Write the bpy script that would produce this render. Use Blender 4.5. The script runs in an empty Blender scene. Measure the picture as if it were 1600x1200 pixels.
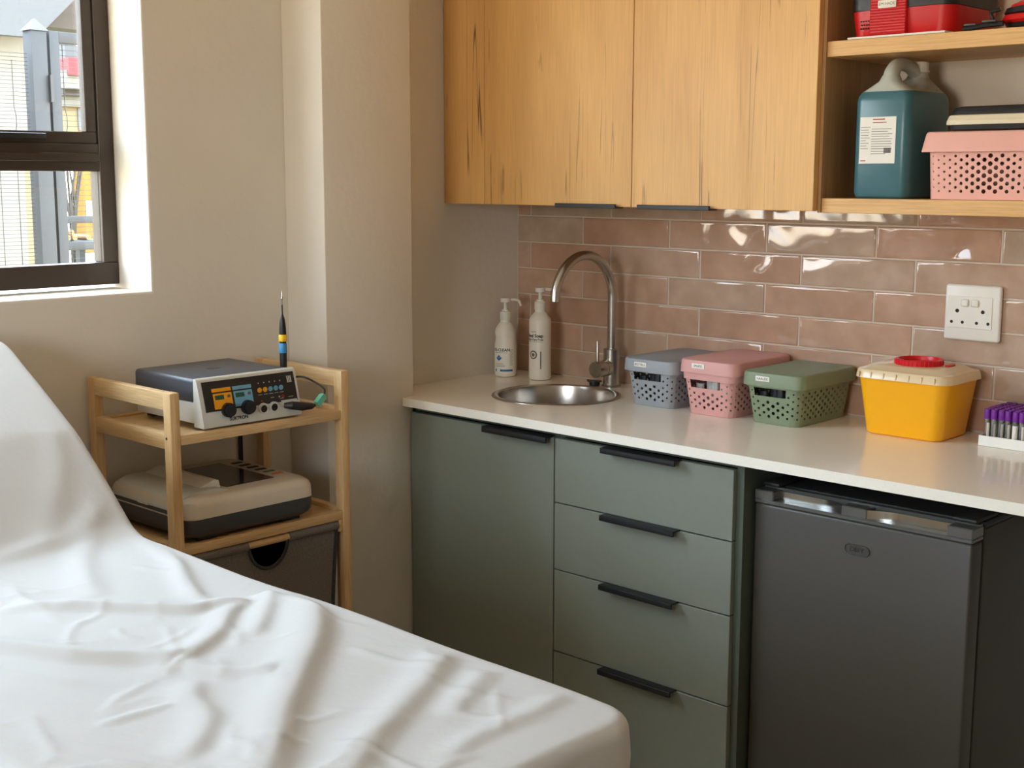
import bpy, bmesh, math, random
import numpy as np
from mathutils import Vector, Matrix

random.seed(7)
SC = bpy.context.scene
COL = SC.collection
PI = math.pi

# ------------------------------------------------------------------ camera
CAM = np.array([2.69838595, -2.86381905, 1.47043557])
CR = np.array([0.72520125, 0.68853394, 0.0020398])
CU = np.array([-0.10784875, 0.1106652, 0.9879888])
CD = np.array([-0.68003808, 0.7167107, -0.15451207])
FPX = 2065.4688
cam_data = bpy.data.cameras.new('camera')
cam_data.sensor_fit = 'HORIZONTAL'; cam_data.sensor_width = 36.0
cam_data.lens = FPX * 36.0 / 1600.0
cam_data.clip_start = 0.05; cam_data.clip_end = 200
cam = bpy.data.objects.new('camera', cam_data); COL.objects.link(cam)
cam.matrix_world = Matrix(((CR[0], CU[0], -CD[0], CAM[0]), (CR[1], CU[1], -CD[1], CAM[1]),
                           (CR[2], CU[2], -CD[2], CAM[2]), (0, 0, 0, 1)))
SC.camera = cam

# ------------------------------------------------------------------ sky, sun, exposure
SKY_COL, SKY_STR = (0.71, 0.85, 1.0), 5.2
GROUND_COL = (1.0, 0.83, 0.62)
w = bpy.data.worlds.new('daylight'); SC.world = w; w.use_nodes = True
nt = w.node_tree; nt.nodes.clear()
wo = nt.nodes.new('ShaderNodeOutputWorld'); bg = nt.nodes.new('ShaderNodeBackground')
tc = nt.nodes.new('ShaderNodeTexCoord'); sx = nt.nodes.new('ShaderNodeSeparateXYZ')
rp = nt.nodes.new('ShaderNodeValToRGB')
rp.color_ramp.elements[0].position = 0.49; rp.color_ramp.elements[0].color = (*GROUND_COL, 1)
rp.color_ramp.elements[1].position = 0.62; rp.color_ramp.elements[1].color = (*SKY_COL, 1)
e = rp.color_ramp.elements.new(0.51); e.color = (0.95, 0.93, 0.88, 1)
mr = nt.nodes.new('ShaderNodeMapRange'); mr.inputs[1].default_value = -1; mr.inputs[2].default_value = 1
nt.links.new(tc.outputs['Generated'], sx.inputs[0]); nt.links.new(sx.outputs[2], mr.inputs[0])
nt.links.new(mr.outputs[0], rp.inputs[0]); nt.links.new(rp.outputs[0], bg.inputs[0])
bg.inputs[1].default_value = SKY_STR
nt.links.new(bg.outputs[0], wo.inputs[0])

sun_d = bpy.data.lights.new('sun', 'SUN'); sun_d.energy = 1.0; sun_d.angle = math.radians(1.0)
sun_d.color = (1.0, 0.86, 0.62)
sun = bpy.data.objects.new('sun', sun_d); COL.objects.link(sun)
sun.rotation_euler = Vector((-0.62, 0.28, -0.95)).to_track_quat('-Z', 'Y').to_euler()

# portal: only guides sampling of the sky through the window opening
WY0, WY1, WZ0, WZ1 = -2.90, -1.217, 1.2077, 2.25      # window opening
pd = bpy.data.lights.new('window_portal', 'AREA'); pd.shape = 'RECTANGLE'
pd.size = WZ1 - WZ0; pd.size_y = WY1 - WY0; pd.cycles.is_portal = True
po = bpy.data.objects.new('window_portal', pd); COL.objects.link(po)
po.location = (-0.275, (WY0 + WY1) / 2, (WZ0 + WZ1) / 2); po.rotation_euler = (0, -PI / 2, 0)

F2X0, F2X1, F2Z0, F2Z1 = 1.2, 2.35, 1.15, 2.1             # unseen window added behind the viewer to let in fill daylight
pd2 = bpy.data.lights.new('added_window_portal', 'AREA'); pd2.shape = 'RECTANGLE'
pd2.size = F2X1 - F2X0; pd2.size_y = F2Z1 - F2Z0; pd2.cycles.is_portal = True
po2 = bpy.data.objects.new('added_window_portal', pd2); COL.objects.link(po2)
po2.location = ((F2X0 + F2X1) / 2, -4.56, (F2Z0 + F2Z1) / 2); po2.rotation_euler = (PI / 2, 0, 0)

SC.view_settings.view_transform = 'Standard'; SC.view_settings.look = 'None'
SC.view_settings.gamma = 1.0; SC.view_settings.use_curve_mapping = False
SC.view_settings.exposure = 2.0
SC.cycles.max_bounces = 10; SC.cycles.diffuse_bounces = 6; SC.cycles.transparent_max_bounces = 16
SC.cycles.sample_clamp_indirect = 8.0
SC.cycles.caustics_reflective = False; SC.cycles.caustics_refractive = False

# ------------------------------------------------------------------ helpers
def ray(px, py): return CD + CR * (px - 800) / FPX - CU * (py - 600) / FPX
def on(ax, val, px, py):
    q = ray(px, py); t = (val - CAM[ax]) / q[ax]; return CAM + q * t
def S(r, g, b):
    f = lambda c: (c / 255 / 12.92) if c / 255 <= 0.04045 else ((c / 255 + 0.055) / 1.055) ** 2.4
    return (f(r), f(g), f(b))

def tagit(o, label=None, cat=None, group=None, kind=None):
    if label: o['label'] = label
    if cat: o['category'] = cat
    if group: o['group'] = group
    if kind: o['kind'] = kind
    return o
def thing(name, label, cat, loc, group=None):
    o = bpy.data.objects.new(name, None); COL.objects.link(o); o.location = loc
    o.empty_display_size = 0.05
    return tagit(o, label, cat, group)
def root_of(o):
    while o.parent: o = o.parent
    return o
def obj(name, bm, mat, parent=None, loc=None, smooth=30, recalc=True):
    """world-space bmesh -> one mesh object; origin at its root's base (or loc)"""
    me = bpy.data.meshes.new(name)
    org = Vector(root_of(parent).location) if parent else Vector(loc or (0, 0, 0))
    bmesh.ops.remove_doubles(bm, verts=bm.verts, dist=1e-6)
    if recalc: bmesh.ops.recalc_face_normals(bm, faces=bm.faces)
    for v in bm.verts: v.co -= org
    bm.to_mesh(me); bm.free()
    if smooth:
        me.shade_smooth(); me.set_sharp_from_angle(angle=math.radians(smooth))
    for m in (mat if isinstance(mat, (list, tuple)) else [mat]): me.materials.append(m)
    o = bpy.data.objects.new(name, me); COL.objects.link(o)
    if parent: o.parent = parent
    else: o.location = org
    return o
def struct(name, bm, mat, label=None, smooth=30):
    o = obj(name, bm, mat, smooth=smooth); o['kind'] = 'structure'
    if label: o['label'] = label
    return o
def NB(): return bmesh.new()
def box(bm, x0, x1, y0, y1, z0, z1, bev=0.0, seg=2, mi=0):
    vs = [bm.verts.new((x, y, z)) for x in (x0, x1) for y in (y0, y1) for z in (z0, z1)]
    F = [(0, 1, 3, 2), (4, 6, 7, 5), (0, 4, 5, 1), (2, 3, 7, 6), (0, 2, 6, 4), (1, 5, 7, 3)]
    fs = [bm.faces.new([vs[i] for i in f]) for f in F]
    for f in fs: f.material_index = mi
    if bev:
        es = list({e for f in fs for e in f.edges})
        bmesh.ops.bevel(bm, geom=es, offset=bev, segments=seg, profile=0.5, affect='EDGES')
    return bm
def bx(*a, **k): return box(NB(), *a, **k)
def loft(bm, rings, cap0=True, cap1=True, mi=0, closed=True):
    R = [[bm.verts.new(p) for p in ring] for ring in rings]
    n = len(R[0])
    for a, b in zip(R[:-1], R[1:]):
        for i in range(n if closed else n - 1):
            j = (i + 1) % n
            f = bm.faces.new((a[i], a[j], b[j], b[i])); f.material_index = mi
    if cap0: f = bm.faces.new(R[0][::-1]); f.material_index = mi
    if cap1: f = bm.faces.new(R[-1]); f.material_index = mi
    return bm
def lathe(bm, cx, cy, prof, seg=32, cap0=True, cap1=True, mi=0):
    return loft(bm, [[(cx + r * math.cos(2 * PI * k / seg), cy + r * math.sin(2 * PI * k / seg), z)
                      for k in range(seg)] for r, z in prof], cap0, cap1, mi)
def frames(pts):
    P = [Vector(p) for p in pts]; T = []
    for i in range(len(P)):
        a = P[max(0, i - 1)]; b = P[min(len(P) - 1, i + 1)]; T.append((b - a).normalized())
    up = Vector((0, 0, 1)) if abs(T[0].z) < .9 else Vector((1, 0, 0))
    n = T[0].cross(up).normalized(); out = []
    for i, t in enumerate(T):
        n = (n - t * n.dot(t)).normalized(); out.append((P[i], n, t.cross(n)))
    return out
def tube(bm, pts, rad, seg=14, mi=0, cap=True):
    fr = frames(pts); rs = rad if isinstance(rad, (list, tuple)) else [rad] * len(pts)
    return loft(bm, [[p + n * (r * math.cos(2 * PI * k / seg)) + b * (r * math.sin(2 * PI * k / seg)) for k in range(seg)]
                     for (p, n, b), r in zip(fr, rs)], cap, cap, mi)
def rrect(w, d, r, n=5):
    """rounded rectangle outline centred at 0, counter-clockwise, starting on the -y side"""
    out = []
    for cx, cy, a0 in ((w / 2 - r, -d / 2 + r, -90), (w / 2 - r, d / 2 - r, 0), (-w / 2 + r, d / 2 - r, 90), (-w / 2 + r, -d / 2 + r, 180)):
        for k in range(n + 1):
            a = math.radians(a0 + 90 * k / n); out.append((cx + r * math.cos(a), cy + r * math.sin(a)))
    return out
def rr_ring(cx, cy, z, w, d, r, n=5): return [(cx + x, cy + y, z) for x, y in rrect(w, d, r, n)]
def slab(bm, cx, cy, w, d, r, z0, z1, bev=.003, n=5, mi=0):
    return loft(bm, [rr_ring(cx, cy, z0, w - 2 * bev, d - 2 * bev, max(r - bev, .0005), n), rr_ring(cx, cy, z0 + bev, w, d, r, n),
                     rr_ring(cx, cy, z1 - bev, w, d, r, n), rr_ring(cx, cy, z1 - bev * .3, w - bev, d - bev, max(r - bev * .5, .0005), n),
                     rr_ring(cx, cy, z1, w - 2 * bev, d - 2 * bev, max(r - bev, .0005), n)], mi=mi)
def catmull(pts, n=8, closed=False):
    P = [Vector(p) for p in pts]; out = []
    for i in range(len(P) - 1):
        p0 = P[max(i - 1, 0)]; p1 = P[i]; p2 = P[i + 1]; p3 = P[min(i + 2, len(P) - 1)]
        for k in range(n):
            t = k / n
            out.append(0.5 * ((2 * p1) + (p2 - p0) * t + (2 * p0 - 5 * p1 + 4 * p2 - p3) * t * t + (3 * p1 - p0 - 3 * p2 + p3) * t ** 3))
    out.append(P[-1]); return out
def text_bm(body, size, f, align='CENTER', bold=0.0):
    """lettering as flat mesh; f maps (x, y) of the text plane to world"""
    cu = bpy.data.curves.new('t', 'FONT'); cu.body = body; cu.size = size
    cu.offset = size * bold; cu.align_x = align; cu.align_y = 'CENTER'; cu.resolution_u = 3
    ob = bpy.data.objects.new('t', cu); me = bpy.data.meshes.new_from_object(ob)
    bm = NB(); bm.from_mesh(me)
    for v in bm.verts: v.co = Vector(f(v.co.x, v.co.y))
    bpy.data.objects.remove(ob); bpy.data.curves.remove(cu); bpy.data.meshes.remove(me)
    return bm
def flat(o_, xd, yd):
    o_ = Vector(o_); xd = Vector(xd); yd = Vector(yd)
    return lambda a, b: o_ + xd * a + yd * b
def copy_tree(o, parent=None):
    c = o.copy(); COL.objects.link(c)
    if parent: c.parent = parent
    for ch in o.children: copy_tree(ch, c)
    return c

# ------------------------------------------------------------------ materials
def M(name, col, rough=0.5, metal=0.0, var=0.06, vscale=25.0, bump=0.0, bscale=300.0, coat=0.0, alpha_glass=0.0, spec=0.5, sss=0.0, trans=0.0, stretch=None):
    m = bpy.data.materials.new(name); m.use_nodes = True
    nt = m.node_tree; p = nt.nodes['Principled BSDF']
    tcn = nt.nodes.new('ShaderNodeTexCoord'); no = nt.nodes.new('ShaderNodeTexNoise')
    no.inputs['Scale'].default_value = vscale; no.inputs['Detail'].default_value = 4
    src = tcn.outputs['Object']
    if stretch:
        mp = nt.nodes.new('ShaderNodeMapping'); mp.inputs['Scale'].default_value = stretch
        nt.links.new(src, mp.inputs[0]); src = mp.outputs[0]
    nt.links.new(src, no.inputs['Vector'])
    cr = nt.nodes.new('ShaderNodeValToRGB')
    cr.color_ramp.elements[0].position = .3; cr.color_ramp.elements[1].position = .7
    cr.color_ramp.elements[0].color = (*[max(0, c * (1 - var)) for c in col], 1)
    cr.color_ramp.elements[1].color = (*[min(1, c * (1 + var)) for c in col], 1)
    nt.links.new(no.outputs[0], cr.inputs[0]); nt.links.new(cr.outputs[0], p.inputs['Base Color'])
    p.inputs['Roughness'].default_value = rough; p.inputs['Metallic'].default_value = metal
    p.inputs['Specular IOR Level'].default_value = spec
    if coat: p.inputs['Coat Weight'].default_value = coat; p.inputs['Coat Roughness'].default_value = .05
    if trans: p.inputs['Transmission Weight'].default_value = trans
    if sss:
        p.inputs['Subsurface Weight'].default_value = sss; p.inputs['Subsurface Radius'].default_value = (.02, .02, .02)
        p.inputs['Subsurface Scale'].default_value = .5
    if bump:
        n2 = nt.nodes.new('ShaderNodeTexNoise'); n2.inputs['Scale'].default_value = bscale; n2.inputs['Detail'].default_value = 5
        b = nt.nodes.new('ShaderNodeBump'); b.inputs['Strength'].default_value = 1.0; b.inputs['Distance'].default_value = bump
        nt.links.new(src, n2.inputs['Vector']); nt.links.new(n2.outputs[0], b.inputs['Height']); nt.links.new(b.outputs[0], p.inputs['Normal'])
    return m
def wood(name, light, mid, dark, axis='Z', grain=1.0, rough=.5, cracks=0.0, rnd=True, band=1.0, fine=.8):
    m = bpy.data.materials.new(name); m.use_nodes = True
    nt = m.node_tree; N = nt.nodes.new; L = nt.links.new; p = nt.nodes['Principled BSDF']
    tcn = N('ShaderNodeTexCoord'); oi = N('ShaderNodeObjectInfo')
    add = N('ShaderNodeVectorMath'); add.operation = 'ADD'
    sc = N('ShaderNodeVectorMath'); sc.operation = 'SCALE'; sc.inputs[0].default_value = (7.3, 3.1, 5.7)
    L(oi.outputs['Random'], sc.inputs['Scale']); L(tcn.outputs['Object'], add.inputs[0])
    if rnd: L(sc.outputs[0], add.inputs[1])
    def mapped(a, b):
        mp = N('ShaderNodeMapping'); k = 'XYZ'.index(axis); s = [b, b, b]; s[k] = a
        mp.inputs['Scale'].default_value = s; L(add.outputs[0], mp.inputs[0]); return mp.outputs[0]
    n1 = N('ShaderNodeTexNoise'); n1.inputs['Scale'].default_value = 1; n1.inputs['Detail'].default_value = 6; n1.inputs['Distortion'].default_value = .6
    L(mapped(1.1 * grain, 13 * grain * band), n1.inputs['Vector'])
    r1 = N('ShaderNodeValToRGB'); E = r1.color_ramp.elements
    E[0].position = .32; E[0].color = (*mid, 1); E[1].position = .66; E[1].color = (*light, 1)
    L(n1.outputs[0], r1.inputs[0])
    n2 = N('ShaderNodeTexNoise'); n2.inputs['Scale'].default_value = 1; n2.inputs['Detail'].default_value = 3
    L(mapped(9 * grain, 330 * grain), n2.inputs['Vector'])
    r2 = N('ShaderNodeValToRGB'); r2.color_ramp.elements[0].position = .35; r2.color_ramp.elements[1].position = .65
    r2.color_ramp.elements[0].color = (.80, .78, .75, 1); r2.color_ramp.elements[1].color = (1.06, 1.06, 1.06, 1)
    L(n2.outputs[0], r2.inputs[0])
    mx = N('ShaderNodeMix'); mx.data_type = 'RGBA'; mx.blend_type = 'MULTIPLY'; mx.inputs[0].default_value = fine
    L(r1.outputs[0], mx.inputs[6]); L(r2.outputs[0], mx.inputs[7])
    out = mx.outputs[2]
    if cracks:
        n3 = N('ShaderNodeTexNoise'); n3.inputs['Scale'].default_value = 1; n3.inputs['Detail'].default_value = 1.5; n3.inputs['Distortion'].default_value = 0
        L(mapped(.55, 27), n3.inputs['Vector'])
        # thin dark checks: |noise - .5| small, gated by a patchy mask
        sb = N('ShaderNodeMath'); sb.operation = 'SUBTRACT'; sb.inputs[1].default_value = .5; L(n3.outputs[0], sb.inputs[0])
        ab = N('ShaderNodeMath'); ab.operation = 'ABSOLUTE'; L(sb.outputs[0], ab.inputs[0])
        m1 = N('ShaderNodeMapRange'); m1.inputs[1].default_value = .003; m1.inputs[2].default_value = .011; m1.inputs[3].default_value = 1; m1.inputs[4].default_value = 0
        L(ab.outputs[0], m1.inputs[0])
        n4 = N('ShaderNodeTexNoise'); n4.inputs['Scale'].default_value = 1; n4.inputs['Detail'].default_value = 2
        n4.inputs['Detail'].default_value = 4; L(mapped(4.5, 9), n4.inputs['Vector'])
        m2 = N('ShaderNodeMapRange'); m2.inputs[1].default_value = .54; m2.inputs[2].default_value = .68
        L(n4.outputs[0], m2.inputs[0])
        mu = N('ShaderNodeMath'); mu.operation = 'MULTIPLY'; L(m1.outputs[0], mu.inputs[0]); L(m2.outputs[0], mu.inputs[1])
        vo = N('ShaderNodeTexVoronoi'); vo.inputs['Scale'].default_value = 1; L(mapped(6, 11), vo.inputs['Vector'])
        m3 = N('ShaderNodeMapRange'); m3.inputs[1].default_value = .05; m3.inputs[2].default_value = .13; m3.inputs[3].default_value = .55; m3.inputs[4].default_value = 0
        L(vo.outputs['Distance'], m3.inputs[0])
        n5 = N('ShaderNodeMath'); n5.operation = 'GREATER_THAN'; n5.inputs[1].default_value = .72
        sp = N('ShaderNodeSeparateColor'); L(vo.outputs['Color'], sp.inputs[0]); L(sp.outputs[0], n5.inputs[0])
        kn = N('ShaderNodeMath'); kn.operation = 'MULTIPLY'; L(m3.outputs[0], kn.inputs[0]); L(n5.outputs[0], kn.inputs[1])
        mxm = N('ShaderNodeMath'); mxm.operation = 'MAXIMUM'; L(mu.outputs[0], mxm.inputs[0]); L(kn.outputs[0], mxm.inputs[1])
        fm = N('ShaderNodeMath'); fm.operation = 'MULTIPLY'; fm.inputs[1].default_value = cracks; L(mxm.outputs[0], fm.inputs[0])
        mx2 = N('ShaderNodeMix'); mx2.data_type = 'RGBA'; L(fm.outputs[0], mx2.inputs[0]); L(out, mx2.inputs[6]); mx2.inputs[7].default_value = (*dark, 1)
        out = mx2.outputs[2]
    L(out, p.inputs['Base Color']); p.inputs['Roughness'].default_value = rough
    b = N('ShaderNodeBump'); b.inputs['Distance'].default_value = .0004; L(n2.outputs[0], b.inputs['Height']); L(b.outputs[0], p.inputs['Normal'])
    return m

WALL = S(225, 217, 204)
m_wall = M('wall_paint', WALL, .75, var=.025, vscale=3, bump=.0012, bscale=45)
m_wall2 = m_wall
m_ceil = M('ceiling_paint', S(238, 234, 226), .8, var=.02)
m_floor = M('floor_vinyl', S(160, 142, 120), .45, var=.15, vscale=6)
m_grout = M('grout', S(205, 190, 172), .85, var=.05, bump=.0005, bscale=600)
m_counter = M('quartz', S(250, 244, 230), .13, var=.02, vscale=260, spec=.5)
m_green = M('sage_laminate', S(130, 135, 123), .42, var=.02, vscale=60)
m_greendark = M('sage_carcass', S(84, 92, 80), .5, var=.03)
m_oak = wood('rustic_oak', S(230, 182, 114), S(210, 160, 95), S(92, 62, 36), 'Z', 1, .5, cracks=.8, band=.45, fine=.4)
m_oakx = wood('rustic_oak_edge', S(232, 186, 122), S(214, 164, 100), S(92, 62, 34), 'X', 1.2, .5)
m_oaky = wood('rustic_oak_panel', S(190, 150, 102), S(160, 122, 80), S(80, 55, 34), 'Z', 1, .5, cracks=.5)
m_bamx = wood('bamboo_x', S(230, 198, 150), S(210, 172, 120), S(120, 80, 40), 'X', 2.2, .4)
m_bamy = wood('bamboo_y', S(228, 194, 144), S(206, 166, 114), S(120, 80, 40), 'Y', 2.2, .4)
m_bamz = wood('bamboo_z', S(228, 194, 144), S(206, 166, 114), S(120, 80, 40), 'Z', 2.2, .4)
m_black = M('black_metal', (.010, .010, .011), .5, var=.1)
m_blackplast = M('black_plastic', (.012, .012, .013), .45, var=.1)
m_steel = M('brushed_steel', S(186, 180, 172), .27, metal=1, var=.06, vscale=40, stretch=(1, 1, 14))
m_sinkst = M('sink_steel', S(196, 190, 182), .24, metal=1, var=.05, vscale=30)
m_whiteplast = M('white_plastic', S(232, 228, 216), .38, var=.02)
m_hdpe = M('white_bottle', S(236, 230, 216), .42, var=.015, sss=.05)
m_frame = M('window_bronze', S(62, 50, 40), .42, metal=.25, var=.06)
m_sheet = M('cotton_sheet', S(203, 202, 200), .85, var=.012, vscale=8, bump=.0005, bscale=70, spec=.2)
m_vinyl = M('couch_vinyl', S(60, 60, 62), .5)
m_fridge = M('fridge_grey', S(74, 70, 63), .45, metal=0.0, var=.03, vscale=120, bump=.00006, bscale=900)
m_fridgelt = M('fridge_trim', S(120, 120, 116), .28, metal=.5, var=.04)
m_fridgedk = M('fridge_dark', S(44, 44, 43), .5, var=.05)
m_chrome = M('satin_chrome', S(205, 205, 200), .2, metal=1, var=.03)
m_yellow = M('yellow_plastic', S(250, 178, 0), .38, var=.01)
m_red = M('red_plastic', S(215, 16, 28), .35, var=.03)
m_redcase = M('red_shell', S(200, 18, 22), .42, var=.05)
m_purple = M('purple_cap', S(118, 40, 150), .4, var=.06)
m_bluebin = M('blue_grey_bin', S(150, 155, 161), .5, var=.02)
m_pinkbin = M('pink_bin', S(214, 159, 153), .5, var=.02)
m_pinkbin2 = M('shell_pink_bin', S(234, 174, 158), .5, var=.02)
m_greenbin = M('green_bin', S(128, 141, 112), .5, var=.02)
m_paper = M('paper', S(240, 236, 226), .7, var=.015)
m_ink = M('ink', (.02, .02, .02), .6)
m_inkgrey = M('grey_ink', (.16, .15, .14), .6)
m_inkblue = M('blue_ink', S(20, 104, 170), .5)
m_inkred = M('red_ink', S(160, 30, 30), .5)
m_fabric = M('charcoal_fabric', S(118, 110, 104), .95, var=.28, vscale=420, bump=.0006, bscale=700, spec=.1)
m_fabricdk = M('charcoal_binding', S(52, 50, 52), .9, var=.15, vscale=300)
m_void = M('dark_interior', (.012, .011, .010), .8)
m_grey = M('device_grey', S(206, 206, 198), .42, var=.02)
m_beige = M('device_beige', S(212, 200, 182), .45, var=.02)
m_slate = M('device_slate', S(72, 76, 84), .38, var=.04)
m_darkgrey = M('device_charcoal', S(70, 70, 72), .45, var=.04)
m_panel = M('device_panel', (.014, .014, .015), .4)
m_orange = M('device_orange', S(240, 162, 20), .45)
m_skyblue = M('device_blue', S(112, 170, 200), .45)
m_lcd = M('device_lcd', S(30, 84, 60), .3)
m_teal = M('teal_plug', S(110, 196, 170), .45)
m_jug = M('blue_liquid', S(62, 108, 118), .3, var=.05, sss=.08)
m_jugtop = M('translucent_hdpe', S(188, 192, 182), .4, var=.02, sss=.1)
m_lidclear = M('milky_lid', S(244, 220, 178), .22, var=.03, trans=.12)
m_tube = M('clear_tube', (.92, .92, .92), .06, trans=.9, var=.0)
m_display = M('smoked_display', S(70, 62, 58), .08, var=.15, vscale=60)
# glass: clear pane with a faint reflection
m_glass = bpy.data.materials.new('window_glass'); m_glass.use_nodes = True
g = m_glass.node_tree; g.nodes.clear()
go = g.nodes.new('ShaderNodeOutputMaterial'); gm = g.nodes.new('ShaderNodeMixShader'); gt = g.nodes.new('ShaderNodeBsdfTransparent')
gg = g.nodes.new('ShaderNodeBsdfGlossy'); gg.inputs['Roughness'].default_value = .02; gm.inputs[0].default_value = .05
g.links.new(gt.outputs[0], gm.inputs[1]); g.links.new(gg.outputs[0], gm.inputs[2]); g.links.new(gm.outputs[0], go.inputs[0])
m_glass_dim = m_glass.copy(); m_glass_dim.name = 'light_dimming_glass'  # tint added to dim the daylight and the view through the left window
for n_ in m_glass_dim.node_tree.nodes:
    if n_.type == 'BSDF_TRANSPARENT': n_.inputs[0].default_value = (.86, .88, .89, 1)
# glazed handmade tile
def tile_material():
    m = bpy.data.materials.new('glazed_tile'); m.use_nodes = True
    nt = m.node_tree; N = nt.nodes.new; L = nt.links.new; p = nt.nodes['Principled BSDF']
    t = N('ShaderNodeTexCoord'); oi = N('ShaderNodeObjectInfo')
    sc = N('ShaderNodeVectorMath'); sc.operation = 'SCALE'; sc.inputs[0].default_value = (31, 17, 23); L(oi.outputs['Random'], sc.inputs['Scale'])
    ad = N('ShaderNodeVectorMath'); ad.operation = 'ADD'; L(t.outputs['Object'], ad.inputs[0]); L(sc.outputs[0], ad.inputs[1])
    r = N('ShaderNodeValToRGB'); E = r.color_ramp.elements; r.color_ramp.interpolation = 'LINEAR'
    E[0].position = 0; E[0].color = (*S(184, 148, 124), 1); E[1].position = 1; E[1].color = (*S(182, 164, 144), 1)
    e2 = E.new(.5); e2.color = (*S(196, 161, 137), 1)
    L(oi.outputs['Random'], r.inputs[0])
    n = N('ShaderNodeTexNoise'); n.inputs['Scale'].default_value = 14; n.inputs['Detail'].default_value = 6; L(ad.outputs[0], n.inputs['Vector'])
    r2 = N('ShaderNodeValToRGB'); r2.color_ramp.elements[0].position = .3; r2.color_ramp.elements[1].position = .75
    r2.color_ramp.elements[0].color = (.84, .80, .77, 1); r2.color_ramp.elements[1].color = (1.1, 1.1, 1.12, 1); L(n.outputs[0], r2.inputs[0])
    mx = N('ShaderNodeMix'); mx.data_type = 'RGBA'; mx.blend_type = 'MULTIPLY'; mx.inputs[0].default_value = 1
    L(r.outputs[0], mx.inputs[6]); L(r2.outputs[0], mx.inputs[7]); L(mx.outputs[2], p.inputs['Base Color'])
    p.inputs['Roughness'].default_value = .06; p.inputs['Specular IOR Level'].default_value = .6
    n2 = N('ShaderNodeTexNoise'); n2.inputs['Scale'].default_value = 5.5; n2.inputs['Detail'].default_value = 1.0; n2.inputs['Distortion'].default_value = 1.0
    L(ad.outputs[0], n2.inputs['Vector'])
    b = N('ShaderNodeBump'); b.inputs['Distance'].default_value = .010; b.inputs['Strength'].default_value = 1
    L(n2.outputs[0], b.inputs['Height']); L(b.outputs[0], p.inputs['Normal'])
    return m
m_tile = tile_material()

# ================================================================== THE ROOM
XW, XO = -0.016, -0.27            # inner and outer face of the window wall
YF, XR_, ZC = -4.4, 4.6, 2.62     # front wall, right wall, ceiling
XFR = -0.156                      # inner face of the window frame
YB = 0.008                        # painted back wall; tile faces stand at y = 0
struct('floor', bx(XO, XR_ + .15, YF - .15, .16, -.12, 0), m_floor, 'brown vinyl floor of the treatment room')
struct('ceiling', bx(XO - .35, XR_ + .15, YF - .15, .16, ZC, ZC + .12), m_ceil, 'white painted ceiling')
struct('wall_right', bx(XR_, XR_ + .15, YF, YB, 0, ZC), m_wall)
bm = NB(); box(bm, XW, F2X0, YF - .15, YF, 0, ZC); box(bm, F2X1, XR_ + .15, YF - .15, YF, 0, ZC); box(bm, F2X0, F2X1, YF - .15, YF, 0, F2Z0); box(bm, F2X0, F2X1, YF - .15, YF, F2Z1, ZC)
struct('wall_front', bm, m_wall, 'beige wall behind the viewer with an opening added for fill light', smooth=0)
wall_back = struct('wall_back', bx(XO, XR_ + .15, YB, .16, 0, ZC), m_wall, 'beige painted back wall carrying the pink tile splashback')
# window wall: skin with an opening, softened reveal corner
bm = NB()
ys = [YF - .15, WY0, WY1, YB]; zs = [0, WZ0, WZ1, ZC]
def skin(x):
    g = [[bm.verts.new((x, y, z)) for z in zs] for y in ys]
    for i in range(3):
        for j in range(3):
            if (i, j) != (1, 1): bm.faces.new((g[i][j], g[i + 1][j], g[i + 1][j + 1], g[i][j + 1]))
    return g
ga, gb = skin(XW), skin(XO)
loop = [(1, 1), (2, 1), (2, 2), (1, 2)]
hole_edges = []
for a, b in zip(loop, loop[1:] + loop[:1]):
    f = bm.faces.new((ga[a[0]][a[1]], ga[b[0]][b[1]], gb[b[0]][b[1]], gb[a[0]][a[1]]))
    hole_edges.append(bm.edges.get((ga[a[0]][a[1]], ga[b[0]][b[1]])))
bmesh.ops.bevel(bm, geom=hole_edges, offset=.007, segments=3, profile=.5, affect='EDGES')
struct('wall_left', bm, m_wall, 'beige painted wall with the window')
bm = NB(); box(bm, XW, 0, -.545, YB, 0, ZC); struct('wall_niche', bm, m_wall, 'beige side wall of the kitchenette recess')
bm = NB(); box(bm, XW, .14, -.831, -.545, 0, ZC, bev=.004); struct('wall_pier', bm, m_wall, 'beige plastered pier between window and kitchenette')

# tiled splashback: each tile its own piece
TP, TH, TX, TZ, GJ = .303, .07638, .25546, 1.35933, .0034
bm = bx(0.0005, 2.32, .0022, YB, .9006, 1.4455); g = obj('grout', bm, m_grout, wall_back)
tile_cache = {}
def tile_mesh(wd, ht):
    key = (round(wd, 4), round(ht, 4))
    if key not in tile_cache:
        bm = NB(); box(bm, -wd / 2, wd / 2, 0, YB, -ht / 2, ht / 2)
        es = [e for e in bm.edges if all(v.co.y < .001 for v in e.verts)]
        bmesh.ops.bevel(bm, geom=es, offset=.0035, segments=3, profile=.5, affect='EDGES')
        ff = max((f for f in bm.faces if f.calc_center_median().y < .0005), key=lambda f: f.calc_area())
        bmesh.ops.inset_region(bm, faces=[ff], thickness=.006)
        bmesh.ops.recalc_face_normals(bm, faces=bm.faces)
        me = bpy.data.meshes.new('tile'); bm.to_mesh(me); bm.free(); me.shade_smooth(); me.set_sharp_from_angle(angle=math.radians(50))
        me.materials.append(m_tile); tile_cache[key] = me
    return tile_cache[key]
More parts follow.
